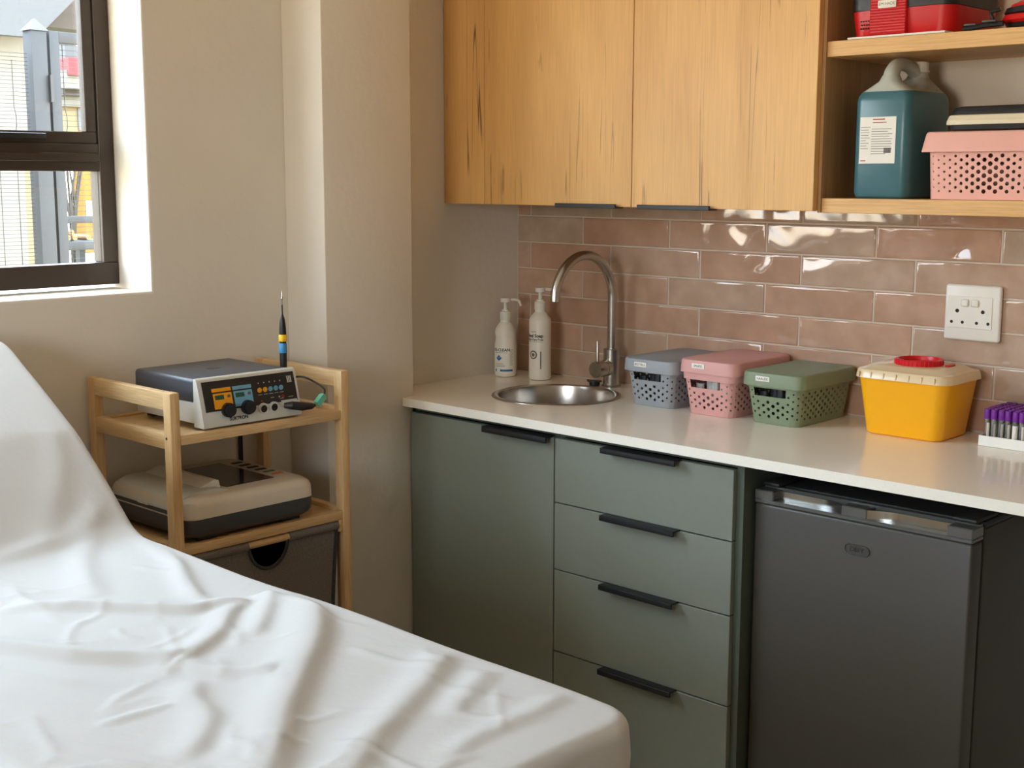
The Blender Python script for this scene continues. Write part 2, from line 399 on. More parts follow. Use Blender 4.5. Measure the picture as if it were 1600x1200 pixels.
for k in range(-6, 1):
    z0, z1 = TZ + k * TH + GJ / 2, TZ + (k + 1) * TH - GJ / 2
    off = 0.0 if k % 2 else .337
    xs = [TX + (i - 1 + off) * TP for i in range(-1, 9)]
    for a, b in zip(xs[:-1], xs[1:]):
        a, b = max(a + GJ / 2, .004), min(b - GJ / 2, 2.318)
        if b - a < .02: continue
        t = bpy.data.objects.new('tile', tile_mesh(b - a, z1 - z0)); COL.objects.link(t)
        t.parent = wall_back; t.location = ((a + b) / 2, random.uniform(-.0004, .0004), (z0 + z1) / 2)
        t.rotation_euler = (random.uniform(-.003, .003), 0, random.uniform(-.002, .002))

# ------------------------------------------------------------------ window
win = thing('window_1', 'bronze framed window with an opening upper sash', 'window', (XFR, (WY0 + WY1) / 2, WZ0)); del win['category']; win['kind'] = 'structure'
fx0, fx1 = XFR - .045, XFR
zb, zt_ = WZ0 + .0095, WZ1 - .004
yl_, yr_ = WY0 + .003, WY1 - .001
bm = NB(); box(bm, fx0, fx1, yl_, yr_, zb, zb + .052, bev=.0015, seg=1); obj('bottom_rail', bm, m_frame, win)
bm = NB(); box(bm, fx0, fx1, yl_, yr_, zt_ - .04, zt_, bev=.0015, seg=1); obj('top_rail', bm, m_frame, win)
for y0, y1 in ((yr_ - .038, yr_), (yl_, yl_ + .038)):
    bm = NB(); box(bm, fx0, fx1 - .0005, y0, y1, zb + .0525, zt_ - .0405, bev=.0015, seg=1); obj('jamb', bm, m_frame, win)
bm = NB(); box(bm, fx0, fx1 - .001, yl_ + .0385, yr_ - .0385, 1.482, 1.545, bev=.0015, seg=1)
box(bm, fx1 - .001, fx1 + .008, yl_ + .04, yr_ - .04, 1.504, 1.524, bev=.002, seg=1); obj('transom', bm, m_frame, win)
YM = (yl_ + yr_) / 2 - .12
bm = NB(); box(bm, fx0, fx1 - .001, YM - .02, YM + .02, zb + .0525, 1.4815, bev=.0015, seg=1); obj('mullion', bm, m_frame, win)
bm = NB(); box(bm, fx1 - .014, fx1 - .009, yl_ + .038, yr_ - .038, zb + .052, 1.482); obj('pane', bm, m_glass_dim, win, smooth=0)
# upper sash, top hung, a little proud of the frame
sash = obj('sash', None or (lambda b: [box(b, fx0 + .016, fx1 - .006, yl_ + .039, yr_ - .0395, 1.5455, 1.572, bev=.0015, seg=1), box(b, fx0 + .016, fx1 - .006, yl_ + .039, yr_ - .0395, zt_ - .066, zt_ - .041, bev=.0015, seg=1),
      box(b, fx0 + .016, fx1 - .006, yr_ - .066, yr_ - .0395, 1.5725, zt_ - .0665, bev=.0015, seg=1), box(b, fx0 + .016, fx1 - .006, yl_ + .039, yl_ + .066, 1.5725, zt_ - .0665, bev=.0015, seg=1), b][-1])(NB()), m_frame, win)
bm = NB(); box(bm, fx1 - .016, fx1 - .011, yl_ + .066, yr_ - .066, 1.572, zt_ - .066); obj('pane', bm, m_glass_dim, sash, smooth=0)
bm = NB(); box(bm, fx1 - .006, fx1 + .016, -1.53, -1.392, 1.5535, 1.5665, bev=.003); box(bm, fx1 - .006, fx1 + .022, -1.62, -1.53, 1.548, 1.572, bev=.003); obj('handle', bm, m_black, sash)

win2 = thing('added_fill_window', 'unseen bronze framed window added behind the viewer to brighten the room', 'window', ((F2X0 + F2X1) / 2, YF - .1, F2Z0)); del win2['category']; win2['kind'] = 'structure'  # added out of view, brightens the room from the front wall
y0, y1 = YF - .12, YF - .075
for x0, x1, z0, z1, nm in ((F2X0, F2X1, F2Z0, F2Z0 + .05, 'bottom_rail'), (F2X0, F2X1, F2Z1 - .05, F2Z1, 'top_rail'), (F2X0, F2X0 + .04, F2Z0 + .0505, F2Z1 - .0505, 'jamb'), (F2X1 - .04, F2X1, F2Z0 + .0505, F2Z1 - .0505, 'jamb'), (1.68, 1.72, F2Z0 + .0505, F2Z1 - .0505, 'mullion')):
    obj(nm, bx(x0, x1, y0, y1, z0, z1, bev=.0015, seg=1), m_frame, win2)
obj('pane', bx(F2X0 + .04, F2X1 - .04, y0 + .02, y0 + .026, F2Z0 + .05, F2Z1 - .05), m_glass, win2, smooth=0)

# ================================================================== KITCHENETTE
YC = -.585; ZT = .9; TK = .022
SKX, SKY_, SKR = .404, -.275, .172
bm = NB()
outer = [(.0015, .0015), (2.3, .0015), (2.3, YC), (.1415, YC), (.1415, -.5435), (.0015, -.5435)]
ov = [bm.verts.new((x, y, ZT)) for x, y in outer]
hv = [bm.verts.new((SKX + .16 * math.cos(2 * PI * k / 48), SKY_ + .16 * math.sin(2 * PI * k / 48), ZT)) for k in range(48)]
es = [bm.edges.new((a, b)) for a, b in zip(ov, ov[1:] + ov[:1])] + [bm.edges.new((a, b)) for a, b in zip(hv, hv[1:] + hv[:1])]
bmesh.ops.triangle_fill(bm, use_beauty=True, edges=es)
ret = bmesh.ops.extrude_face_region(bm, geom=bm.faces[:])
for v in [g for g in ret['geom'] if isinstance(g, bmesh.types.BMVert)]: v.co.z -= TK
wt = obj('worktop', bm, m_counter, loc=(1.15, -.29, ZT - TK), smooth=20)
tagit(wt, 'white quartz worktop running under the tiled splashback', 'worktop')

def edge_pull(bm, x0, x1, yf, z, drop=.012, depth=.026):
    box(bm, x0, x1, yf - depth, yf + .004, z, z + .003, bev=.0008, seg=1)
    box(bm, x0, x1, yf - depth, yf - depth + .006, z - drop, z + .003, bev=.0015, seg=2)
YD0, YD1 = -.560, -.5415
# sink cabinet
sc_ = thing('base_cabinet', 'sage green sink cabinet with a single door below the round sink', 'cabinet', (.397, -.28, 0))
bm = NB()
box(bm, .1425, .158, -.540, -.02, .1, .8775); box(bm, .636, .651, -.540, -.02, .1, .8775)
box(bm, .158, .636, -.540, -.02, .1, .116); box(bm, .158, .636, -.03, -.02, .116, .8775); box(bm, .158, .636, -.540, -.46, .862, .8775)
obj('body', bm, m_greendark, sc_, smooth=0)
bm = bx(.1425, .651, -.50, -.485, 0.0, .0995); obj('plinth', bm, m_greendark, sc_, smooth=0)
dr = obj('door', bx(.1445, .6495, YD0, YD1, .102, .8595, bev=.001, seg=1), m_green, sc_)
bm = NB(); edge_pull(bm, .432, .645, YD0, .8600); obj('handle', bm, m_black, dr)
# drawer unit
du = thing('base_cabinet', 'sage green unit of four drawers beside the fridge', 'cabinet', (.916, -.28, 0))
bm = NB()
box(bm, .6525, .668, -.540, -.02, .1, .8775); box(bm, 1.1605, 1.178, -.548, -.02, .0, .8775)
box(bm, .668, 1.1605, -.540, -.02, .1, .116); box(bm, .668, 1.1605, -.03, -.02, .116, .8775); box(bm, .668, 1.1605, -.540, -.46, .862, .8775)
obj('body', bm, m_greendark, du, smooth=0)
obj('plinth', bx(.6525, 1.160, -.50, -.485, 0.0, .0995), m_greendark, du, smooth=0)
for z0, z1 in ((.7045, .8595), (.5395, .7015), (.3345, .5365), (.102, .3315)):
    d_ = obj('drawer', bx(.6535, 1.1590, YD0, YD1, z0, z1, bev=.001, seg=1), m_green, du)
    bm = NB(); edge_pull(bm, .812, 1.022, YD0, z1 + .0002, drop=.010); obj('handle', bm, m_black, d_)
# end support of the worktop, beyond the frame
ep = obj('end_panel', bx(2.27, 2.288, -.55, .0, 0, .8775), m_green, loc=(2.28, -.28, 0)); tagit(ep, 'sage green end panel carrying the far end of the worktop', 'panel')

# ------------------------------------------------------------------ upper cabinet
YU = -.296; ZU = 1.3985; ZUT = 2.16
uc = thing('wall_cabinet', 'rustic oak wall cabinet with two doors above the sink', 'cabinet', (.58, -.14, ZU))
bm = NB()
box(bm, .0015, .1565, -.276, .006, ZU + .003, ZU + .019); box(bm, .0015, .0175, -.276, .006, ZU + .02, ZUT); box(bm, 1.150, 1.1665, -.277, .006, ZU + .003, ZUT)
box(bm, .157, 1.1495, -.276, .006, ZU + .003, ZU + .019); box(bm, .0015, 1.1665, -.276, .006, ZUT, ZUT + .016)
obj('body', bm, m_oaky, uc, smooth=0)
obj('filler', bx(.0015, .1565, YU, -.2775, ZU, ZUT, bev=.0008, seg=1), m_oak, uc)
for x0, x1, h0, h1 in ((.1585, .6615, .4275, .6254), (.6635, 1.1675, .6932, .9053)):
    d_ = obj('door', bx(x0, x1, YU, -.2775, ZU, ZUT, bev=.0008, seg=1), m_oak, uc)
    bm = NB(); box(bm, h0, h1, YU - .014, -.28, ZU - .0035, ZU - .0005, bev=.0006, seg=1); box(bm, h0, h1, YU - .018, YU - .012, ZU - .0035, ZU + .007, bev=.001, seg=1)
    obj('handle', bm, m_black, d_)
# open shelf unit
SX0, SX1, SYF = 1.1715, 2.12, -.274
su = thing('shelf_unit', 'open oak shelf unit at the right of the wall cabinet', 'shelf', (1.6, -.14, 1.395))
for x0, x1 in ((1.1680, SX0 + .004), (SX1, SX1 + .018)):
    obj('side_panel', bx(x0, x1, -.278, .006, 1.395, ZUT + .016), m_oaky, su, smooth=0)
for z0, z1 in ((1.395, 1.4265), (1.728, 1.7605), (2.13, 2.16)):
    obj('shelf', bx(SX0 + .0045, SX1 - .0005, SYF, .006, z0, z1, bev=.0008, seg=1), m_oakx, su)

# ------------------------------------------------------------------ sink
sk = thing('sink', 'round stainless steel sink let into the worktop', 'sink', (SKX, SKY_, .74))
bm = NB()
lathe(bm, SKX, SKY_, [(.155, .9006), (SKR, .9006), (SKR - .001, .9025), (SKR - .006, .9045), (.160, .9040), (.1545, .9015)], 64, False, False)
obj('rim', bm, m_sinkst, sk)
bm = NB()
lathe(bm, SKX, SKY_, [(.1545, .9015), (.1525, .893), (.150, .83), (.144, .775), (.130, .758), (.10, .752), (.035, .748)], 64, False, False)
obj('bowl', bm, m_sinkst, sk)
bm = NB(); lathe(bm, SKX, SKY_, [(.035, .748), (.033, .7465), (.028, .744), (.02, .7435), (.006, .743)], 32, True, True); obj('drain', bm, m_chrome, sk)
# ------------------------------------------------------------------ tap
TXc, TYc = .4155, -.060
tp = thing('tap', 'tall brushed steel swan neck tap behind the sink', 'tap', (TXc, TYc, ZT))
bm = NB(); lathe(bm, TXc, TYc, [(.0265, ZT + .0005), (.0265, ZT + .004), (.0245, ZT + .0055), (.0225, ZT + .006), (.0225, 1.004), (.021, 1.006), (.014, 1.006)], 40); obj('base', bm, m_steel, tp)
pts = [(TXc, TYc, 1.004), (TXc, TYc, 1.06), (TXc, TYc, 1.11), (TXc, TYc, 1.148)]
RA = .118
for k in range(1, 25):
    a = math.radians(k * 168 / 24); pts.append((TXc, TYc - RA * (1 - math.cos(a)), 1.148 + RA * math.sin(a)))
last = pts[-1]; a = math.radians(168)
pts.append((TXc, last[1] - .022 * math.sin(a) * .35, last[2] - .022))
bm = NB(); tube(bm, pts, .0128, 24); obj('spout', bm, m_steel, tp)
bm = NB(); tube(bm, [(TXc, TYc - .018, .954), (TXc, TYc - .034, .954)], .0225, 32); tube(bm, [(TXc, TYc - .034, .954), (TXc, TYc - .0365, .954)], [.0212, .0212], 32); tube(bm, [(TXc, TYc - .0365, .954), (TXc, TYc - .068, .954), (TXc, TYc - .071, .954)], [.0225, .0225, .021], 32); cart_ = obj('mixer_body', bm, m_steel, tp)
bm = NB(); tube(bm, [(TXc, TYc - .060, .97), (TXc, TYc - .060, 1.030), (TXc, TYc - .060, 1.033)], [.0045, .0045, .003], 16); obj('lever', bm, m_steel, cart_)
# black plug lying behind the tap lever
pl = on(2, .9005, 929, 602)
plx, ply = pl[0], pl[1]
bm = NB(); lathe(bm, plx, ply, [(.014, ZT + .0006), (.015, ZT + .004), (.0145, ZT + .010), (.019, ZT + .0105), (.021, ZT + .012), (.0205, ZT + .014), (.006, ZT + .0155)], 28)
box(bm, plx - .026, plx - .012, ply - .004, ply + .004, ZT + .011, ZT + .015, bev=.001)
tagit(obj('sink_plug', bm, m_blackplast, loc=(plx, ply, ZT)), 'black rubber sink plug lying beside the tap', 'plug')

# ================================================================== ON THE WORKTOP
Z1 = ZT + .0006
CAZ = math.atan2(-.72, .69)                      # azimuth from the worktop towards the viewer
def wrap(cx, cy, R, th, z):                      # text plane -> cylinder
    return lambda a, b: (cx + (R + .0004) * math.cos(th + a / R), cy + (R + .0004) * math.sin(th + a / R), z + b)
def band(bm, cx, cy, R, th, a0, a1, z0, z1, n=10):
    f = wrap(cx, cy, R, th, 0)
    lo = [bm.verts.new(f(a0 + (a1 - a0) * k / n, z0)) for k in range(n + 1)]; hi = [bm.verts.new(f(a0 + (a1 - a0) * k / n, z1)) for k in range(n + 1)]
    for k in range(n): bm.faces.new((lo[k], lo[k + 1], hi[k + 1], hi[k]))
    return bm
def merge(dst, src):
    me = bpy.data.meshes.new('t'); src.to_mesh(me); src.free(); dst.from_mesh(me); bpy.data.meshes.remove(me); return dst
def pump(t, cx, cy, z, ang, curved):
    bm = NB(); lathe(bm, cx, cy, [(.0155, z), (.0165, z + .002), (.0165, z + .022), (.0150, z + .024)], 32); col = obj('collar', bm, m_whiteplast, t)
    bm = NB(); lathe(bm, cx, cy, [(.0105, z + .0242), (.0105, z + .030), (.0058, z + .0305), (.005, z + .046), (.0062, z + .050)], 24); 
    lathe(bm, cx, cy, [(.0135, z + .050), (.0145, z + .0515), (.0145, z + .062), (.013, z + .0635)], 28)
    d = (math.cos(ang), math.sin(ang)); zz = z + .0575
    P = lambda s, h: (cx + d[0] * s, cy + d[1] * s, zz + h)
    if curved: tube(bm, [P(.012, 0), P(.028, 0), P(.036, -.002), P(.041, -.008), P(.044, -.018)], [.0048, .0042, .004, .0037, .0033], 12)
    else: tube(bm, [P(.012, .001), P(.03, .000), P(.044, -.003), P(.049, -.006)], [.005, .0046, .0042, .004], 12)
    obj('pump_head', bm, m_whiteplast, t)
RA_ = math.atan2(.688, .725)                     # image-right direction
# ribbed disinfectant bottle
bx_, by_ = .0685, -.1195; R = .0318
t = thing('pump_bottle', 'white waisted pump bottle with blue printed label at the niche corner', 'bottle', (bx_, by_, ZT))
prof = [(.024, 0), (.029, .001), (.0312, .006), (R, .012), (R, .088), (.0312, .094), (.0292, .104), (.0285, .110), (.0292, .118), (.0312, .127), (.0310, .130), (.0285, .138), (.024, .147), (.0185, .154), (.0150, .158), (.0148, .164)]
bm = NB(); lathe(bm, bx_, by_, [(r, Z1 + z) for r, z in prof], 48); obj('body', bm, m_hdpe, t)
pump(t, bx_, by_, Z1 + .164, RA_, True)
th = CAZ - math.radians(22)
lab = NB(); band(lab, bx_, by_, R - .0001, th, -.030, .022, Z1 + .016, Z1 + .087, 16); lab = obj('label', lab, m_paper, t)
bm = text_bm('RE-CLEAN', .0118, bold=.03, f= wrap(bx_, by_, R, th - .05, Z1 + .0785))
for k, (a0, a1) in enumerate(((-.024, .017), (-.017, .006), (-.020, .010), (-.018, .010))): band(bm, bx_, by_, R + .0003, th, a0, a1, Z1 + (.0705, .0385, .0345, .0305)[k], Z1 + (.0715, .0393, .0353, .0315)[k])
obj('lettering', bm, m_ink, lab)['kind'] = 'stuff'
bm = NB()
for k in range(14): band(bm, bx_, by_, R + .0003, th + .92, -.005, .005 - (k % 3) * .001, Z1 + .079 - k * .0034, Z1 + .0798 - k * .0034, 4)
obj('small_print', bm, m_inkgrey, lab)['kind'] = 'stuff'
bm = NB(); band(bm, bx_, by_, R + .0003, th, -.004, .034, Z1 + .0165, Z1 + .0225, 12); band(bm, bx_, by_, R + .0003, th, -.022, -.016, Z1 + .0165, Z1 + .0225, 3)
f = wrap(bx_, by_, R + .0003, th - .25, Z1 + .054)
for (a, b) in ((0, .006), (-.005, .001), (.005, .001), (0, -.003)):
    vs = [bm.verts.new(f(a + p, b + q)) for p, q in ((0, -.0042), (.0046, 0), (0, .0042), (-.0046, 0))]; bm.faces.new(vs)
obj('emblem', bm, m_inkblue, lab)['kind'] = 'stuff'
# tall straight hand soap bottle
bx_, by_ = .1835, -.0975; R = .0315
t = thing('pump_bottle', 'tall straight white hand soap pump bottle beside the tap', 'bottle', (bx_, by_, ZT))
prof = [(.027, 0), (.0305, .002), (R, .006), (R, .024), (R + .0002, .026), (R, .028), (R, .170), (.030, .175), (.024, .184), (.018, .190), (.0152, .193), (.015, .199)]
bm = NB(); lathe(bm, bx_, by_, [(r, Z1 + z) for r, z in prof], 48); body = obj('body', bm, m_hdpe, t)
pump(t, bx_, by_, Z1 + .199, RA_, False)
th = CAZ - math.radians(38)
bm = text_bm('Hand Soap', .0130, bold=.03, f= wrap(bx_, by_, R, th + .02, Z1 + .127))
merge(bm, text_bm('Hypo-Dye Free', .0086, bold=.02, f= wrap(bx_, by_, R, th + .06, Z1 + .1165)))
merge(bm, text_bm('hygiene', .0055, wrap(bx_, by_, R, th + .0, Z1 + .139)))
band(bm, bx_, by_, R + .0003, th, -.02, .026, Z1 + .110, Z1 + .1106, 8); obj('lettering', bm, m_ink, body)['kind'] = 'stuff'
f = wrap(bx_, by_, R + .0002, th - .02, Z1 + .073)
bm = NB()
for r0, r1 in ((.0085, .0125), (.0, .0052)):
    n = 28
    A = [bm.verts.new(f(r0 * math.cos(2 * PI * k / n), r0 * math.sin(2 * PI * k / n))) for k in range(n)] if r0 else None
    B = [bm.verts.new(f(r1 * math.cos(2 * PI * k / n), r1 * math.sin(2 * PI * k / n))) for k in range(n)]
    if A:
        for k in range(n): bm.faces.new((A[k], A[(k + 1) % n], B[(k + 1) % n], B[k]))
    else: bm.faces.new(B)
band(bm, bx_, by_, R + .0003, th + .70, -.0016, .0016, Z1 + .033, Z1 + .083, 2)
obj('emblem', bm, m_inkgrey, body)['kind'] = 'stuff'

# ------------------------------------------------------------------ perforated bins
def ring_path(w, d, r, n=6):
    P = rrect(w, d, r, n); P = P + [P[0]]
    L = [0]
    for a, b in zip(P[:-1], P[1:]): L.append(L[-1] + math.hypot(b[0] - a[0], b[1] - a[1]))
    return P, L
def perforated(bm, cx, cy, z0, z1, wb, db, wt_, dt, r, radius, slot=None, zlo=.008, pitch=.0118, vp=.0157, zpad=.004):
    """tapered rounded box shell of staggered round holes (columns of cells); radius(u, v, side) -> hole radius"""
    H = z1 - z0
    Pb, Lb = ring_path(wb, db, r); Pt, Lt = ring_path(wt_, dt, r)
    # start so that s = 0 lies at the front left end of the -y side; parametrise by bottom-length fraction
    def pt(s, z):
        q = (z - z0) / H
        tot = Lb[-1]; s = s % tot
        i = 0
        while i < len(Lb) - 2 and Lb[i + 1] < s: i += 1
        f = (s - Lb[i]) / max(1e-9, Lb[i + 1] - Lb[i])
        xb = Pb[i][0] + (Pb[i + 1][0] - Pb[i][0]) * f; yb = Pb[i][1] + (Pb[i + 1][1] - Pb[i][1]) * f
        xt = Pt[i][0] + (Pt[i + 1][0] - Pt[i][0]) * f; yt = Pt[i][1] + (Pt[i + 1][1] - Pt[i][1]) * f
        x, y = xb + (xt - xb) * q, yb + (yt - yb) * q
        return Vector((cx + x, cy + y, z))
    tot = Lb[-1]; ncol = int(round(tot / pitch / 2)) * 2; pw = tot / ncol
    za, zb_ = z0 + zlo, z1 - zpad
    nrow = int((zb_ - za) / vp)
    vp = (zb_ - za) / (nrow + .5)
    def quad(s0, s1, a, b):
        if b - a < 1e-5: return
        vs = [bm.verts.new(pt(s0, a)), bm.verts.new(pt(s1, a)), bm.verts.new(pt(s1, b)), bm.verts.new(pt(s0, b))]; bm.faces.new(vs)
    def depthv(p):
        c = Vector((cx, cy, p.z)); dvec = (c - p); dvec.z = 0; return p + dvec.normalized() * .0018
    for c in range(ncol):
        s0, s1 = c * pw, (c + 1) * pw; sm = (s0 + s1) / 2
        off = 0 if c % 2 else vp / 2
        pm0 = pt(sm, z0)
        cut = slot if slot and pm0.y - cy < -db / 2 + .004 and abs(pm0.x - cx) < slot[0] else None
        quad(s0, s1, z0, za + off); top = za + off
        for k in range(nrow):
            a, b = za + off + k * vp, za + off + (k + 1) * vp; zm = (a + b) / 2
            if cut and b > z0 + cut[1]: break
            top = b
            pm = pt(sm, zm)
            rad = min(radius(pm.x - cx, pm.y - cy, (zm - z0) / H), pw * .47, vp * .47)
            if rad < .0006: quad(s0, s1, a, b); continue
            oc = [(s0, zm), (s0, a), (sm, a), (s1, a), (s1, zm), (s1, b), (sm, b), (s0, b)]
            an = [PI, 1.25 * PI, 1.5 * PI, 1.75 * PI, 0, .25 * PI, .5 * PI, .75 * PI]
            O = [bm.verts.new(pt(*q)) for q in oc]; I = [bm.verts.new(pt(sm + rad * math.cos(t), zm + rad * math.sin(t))) for t in an]
            D = [bm.verts.new(depthv(v.co)) for v in I]
            for i in range(8):
                j = (i + 1) % 8
                bm.faces.new((O[i], O[j], I[j], I[i])); bm.faces.new((I[i], I[j], D[j], D[i]))
        if cut: quad(s0, s1, top, z0 + cut[1]); quad(s0, s1, z0 + cut[2], z1)
        else: quad(s0, s1, top, z1)
    bm.faces.new([bm.verts.new(pt(s, z0)) for s in [pw * k for k in range(ncol)]][::-1])
    return pt
def lid(bm, cx, cy, z0, z1, w, d, r, fl=.003):
    loft(bm, [rr_ring(cx, cy, z0 + .004, w - .004, d - .004, r), rr_ring(cx, cy, z0, w - .002, d - .002, r), rr_ring(cx, cy, z0, w, d, r), rr_ring(cx, cy, z1 - .006, w - fl, d - fl, r),
              rr_ring(cx, cy, z1 - .002, w - fl - .003, d - fl - .003, r), rr_ring(cx, cy, z1, w - fl - .010, d - fl - .010, r * .85)], cap0=False, cap1=True)
    return bm
def storage_bin(name, label, cx, y_front, mat, zl, text, group, fill):
    """counter bin: short end with a hand slot faces the viewer side (-y)"""
    wb, db, wt_, dt, h, r = .128, .222, .150, .246, .100, .022
    cy = y_front + dt / 2
    t = thing(name, label, 'storage bin', (cx, cy, ZT), group)
    rad = lambda x, y, v: (.0046 if y > -.08 else .0044) * (1 - .62 * min(1, abs(x) / .085 if y < -db / 2 + .012 else abs(y) / .16)) * (1 - .2 * abs(v - .45))
    bm = NB(); perforated(bm, cx, cy, Z1, Z1 + .088, wb, db, wt_ - .002, dt - .002, r, rad, slot=(.036, .066, .0855), zlo=.010, zpad=.002)
    body = obj('body', bm, mat, t, smooth=40, recalc=False)
    # rim ledge under the lid and the slot's frame
    bm = NB(); loft(bm, [rr_ring(cx, cy, Z1 + .0865, wt_ - .002, dt - .002, r), rr_ring(cx, cy, Z1 + .0865, wt_ + .006, dt + .006, r + .003), rr_ring(cx, cy, zl + .004, wt_ + .008, dt + .008, r + .003), rr_ring(cx, cy, zl + .004, wt_ - .002, dt - .002, r)], False, False)
    obj('rim', bm, mat, body)
    bm = NB(); lid(bm, cx, cy, zl, zl + .032, .170, .262, .026); l_ = obj('lid', bm, mat, t)
    fy = cy - .131 - .0004
    bm = NB(); box(bm, cx - .040, cx - .002, fy - .0004, fy + .003, zl + .0115, zl + .0235, bev=.0012, seg=2); lb = obj('label_tape', bm, m_paper, l_)
    lb['label'] = 'white label strip'
    obj('lettering', text_bm(text, .0078, flat((cx - .021, fy - .0008, zl + .0175), (1, 0, 0), (0, 0, 1))), m_ink, lb)
    # what shows through the slot
    bm = NB()
    for k in range(5):
        px = cx + (-.045 + .022 * k); 
        loft(bm, [[(px + .009 * math.cos(a) * (1.2 if i else 1), cy - .085 + .007 * math.sin(a) + k % 2 * .012, Z1 + .004 + i * .068 + .01 * (k % 3)) for a in [2 * PI * j / 10 for j in range(10)]] for i in (0, 1)])
    obj('contents', bm, fill, t)
    return t
m_fillw = M('wrapped_packs', S(225, 222, 215), .3, var=.12, vscale=60)
m_filld = M('dark_packs', S(60, 60, 64), .4, var=.5, vscale=30)
storage_bin('storage_bin', 'blue-grey perforated bin with lid, nearest the tap', .6920, -.252, m_bluebin, Z1 + .0885, 'BOTTELS', 'lidded perforated bins on the worktop', m_filld)
storage_bin('storage_bin', 'pink perforated bin with raised lid between blue and green bins', .8725, -.258, m_pinkbin, Z1 + .1030, 'SPUITE', 'lidded perforated bins on the worktop', m_fillw)
storage_bin('storage_bin', 'sage green perforated bin with lid beside the yellow container', 1.0510, -.252, m_greenbin, Z1 + .0905, 'NAALDE', 'lidded perforated bins on the worktop', m_filld)

# ------------------------------------------------------------------ sharps container
cx, cy = 1.3385, -.104
t = thing('sharps_container', 'yellow sharps container with milky lid and red round opening', 'container', (cx, cy, ZT))
bm = NB()
loft(bm, [rr_ring(cx, cy, Z1, .172, .142, .022), rr_ring(cx, cy, Z1 + .004, .182, .152, .026), rr_ring(cx, cy, Z1 + .128, .214, .180, .030), rr_ring(cx, cy, Z1 + .132, .210, .176, .028), rr_ring(cx, cy, Z1 + .012, .176, .146, .024)], True, True)
obj('tub', bm, m_yellow, t)
zl = Z1 + .129
bm = NB()
loft(bm, [rr_ring(cx, cy, zl + .004, .218, .182, .030), rr_ring(cx, cy, zl, .228, .192, .034), rr_ring(cx, cy, zl, .232, .196, .036), rr_ring(cx, cy, zl + .015, .226, .190, .034), rr_ring(cx, cy, zl + .0185, .220, .184, .032),
          rr_ring(cx, cy, zl + .0200, .205, .168, .030), rr_ring(cx, cy, zl + .0275, .178, .142, .028), rr_ring(cx, cy, zl + .029, .170, .134, .026)], False, True)
for k in range(7):
    xx = cx - .095 + k * .03
    box(bm, xx - .0018, xx + .0018, cy - .0985, cy - .094, zl + .001, zl + .014, bev=.0008, seg=1)
ld = obj('lid', bm, m_lidclear, t)
bm = NB(); lathe(bm, cx + .002, cy - .004, [(.046, zl + .0295), (.052, zl + .0295), (.0525, zl + .040), (.051, zl + .042), (.046, zl + .042), (.044, zl + .0365), (.044, zl + .0315)], 48, False, False)
for k in range(36):
    a = 2 * PI * k / 36; p = (cx + .002 + .0525 * math.cos(a), cy - .004 + .0525 * math.sin(a))
    box(bm, p[0] - .0009, p[0] + .0009, p[1] - .0009, p[1] + .0009, zl + .030, zl + .0405)
obj('opening_ring', bm, m_red, ld)
bm = NB(); lathe(bm, cx + .002, cy - .004, [(.044, zl + .0315), (.030, zl + .0318), (.0295, zl + .0335), (.010, zl + .0338)], 36, False, True); obj('closure', bm, m_red, ld)
bm = NB(); slab(bm, cx + .068, cy + .012, .012, .034, .005, zl + .0292, zl + .0325, bev=.001); obj('locking_tab', bm, m_red, ld)

# ------------------------------------------------------------------ rack of blood tubes
rx, ry = 1.5005, -.1385
NX, NY, PX, PY = 7, 8, .0152, .0152
rw, rd = NX * PX + .010, NY * PY + .010
t = thing('tube_rack', 'white foam rack holding purple capped blood tubes', 'rack', (rx + rw / 2, ry + rd / 2, ZT))
bm = NB()
x0, x1, y0, y1 = rx, rx + rw, ry, ry + rd
box(bm, x0, x1, y0, y0 + .0035, Z1, Z1 + .0225, bev=.0008, seg=1); box(bm, x0, x1, y1 - .0035, y1, Z1, Z1 + .0225, bev=.0008, seg=1)
box(bm, x0, x0 + .0035, y0 + .0036, y1 - .0036, Z1, Z1 + .0225); box(bm, x1 - .0035, x1, y0 + .0036, y1 - .0036, Z1, Z1 + .0225); box(bm, x0 + .0036, x1 - .0036, y0 + .0036, y1 - .0036, Z1, Z1 + .003)
obj('tray', bm, M('foam_white', S(242, 240, 232), .6, var=.01), t, smooth=0)
def make_tube():
    o = thing('blood_tube', 'clear blood tube with purple cap standing in the white rack', 'tube', (0, 0, 0), 'purple capped blood tubes in the rack')
    bm = NB(); lathe(bm, 0, 0, [(.001, 0), (.004, .0006), (.0058, .004), (.0060, .058), (.0052, .058), (.0050, .005), (.001, .002)], 14, True, True); obj('glass', bm, m_tube, o)
    bm = NB(); lathe(bm, 0, 0, [(.0068, .055), (.0071, .056), (.0071, .070), (.0067, .0755), (.0060, .0765), (.0038, .0765), (.0034, .074)], 16, True, True); obj('cap', bm, m_purple, o)
    return o
proto = None
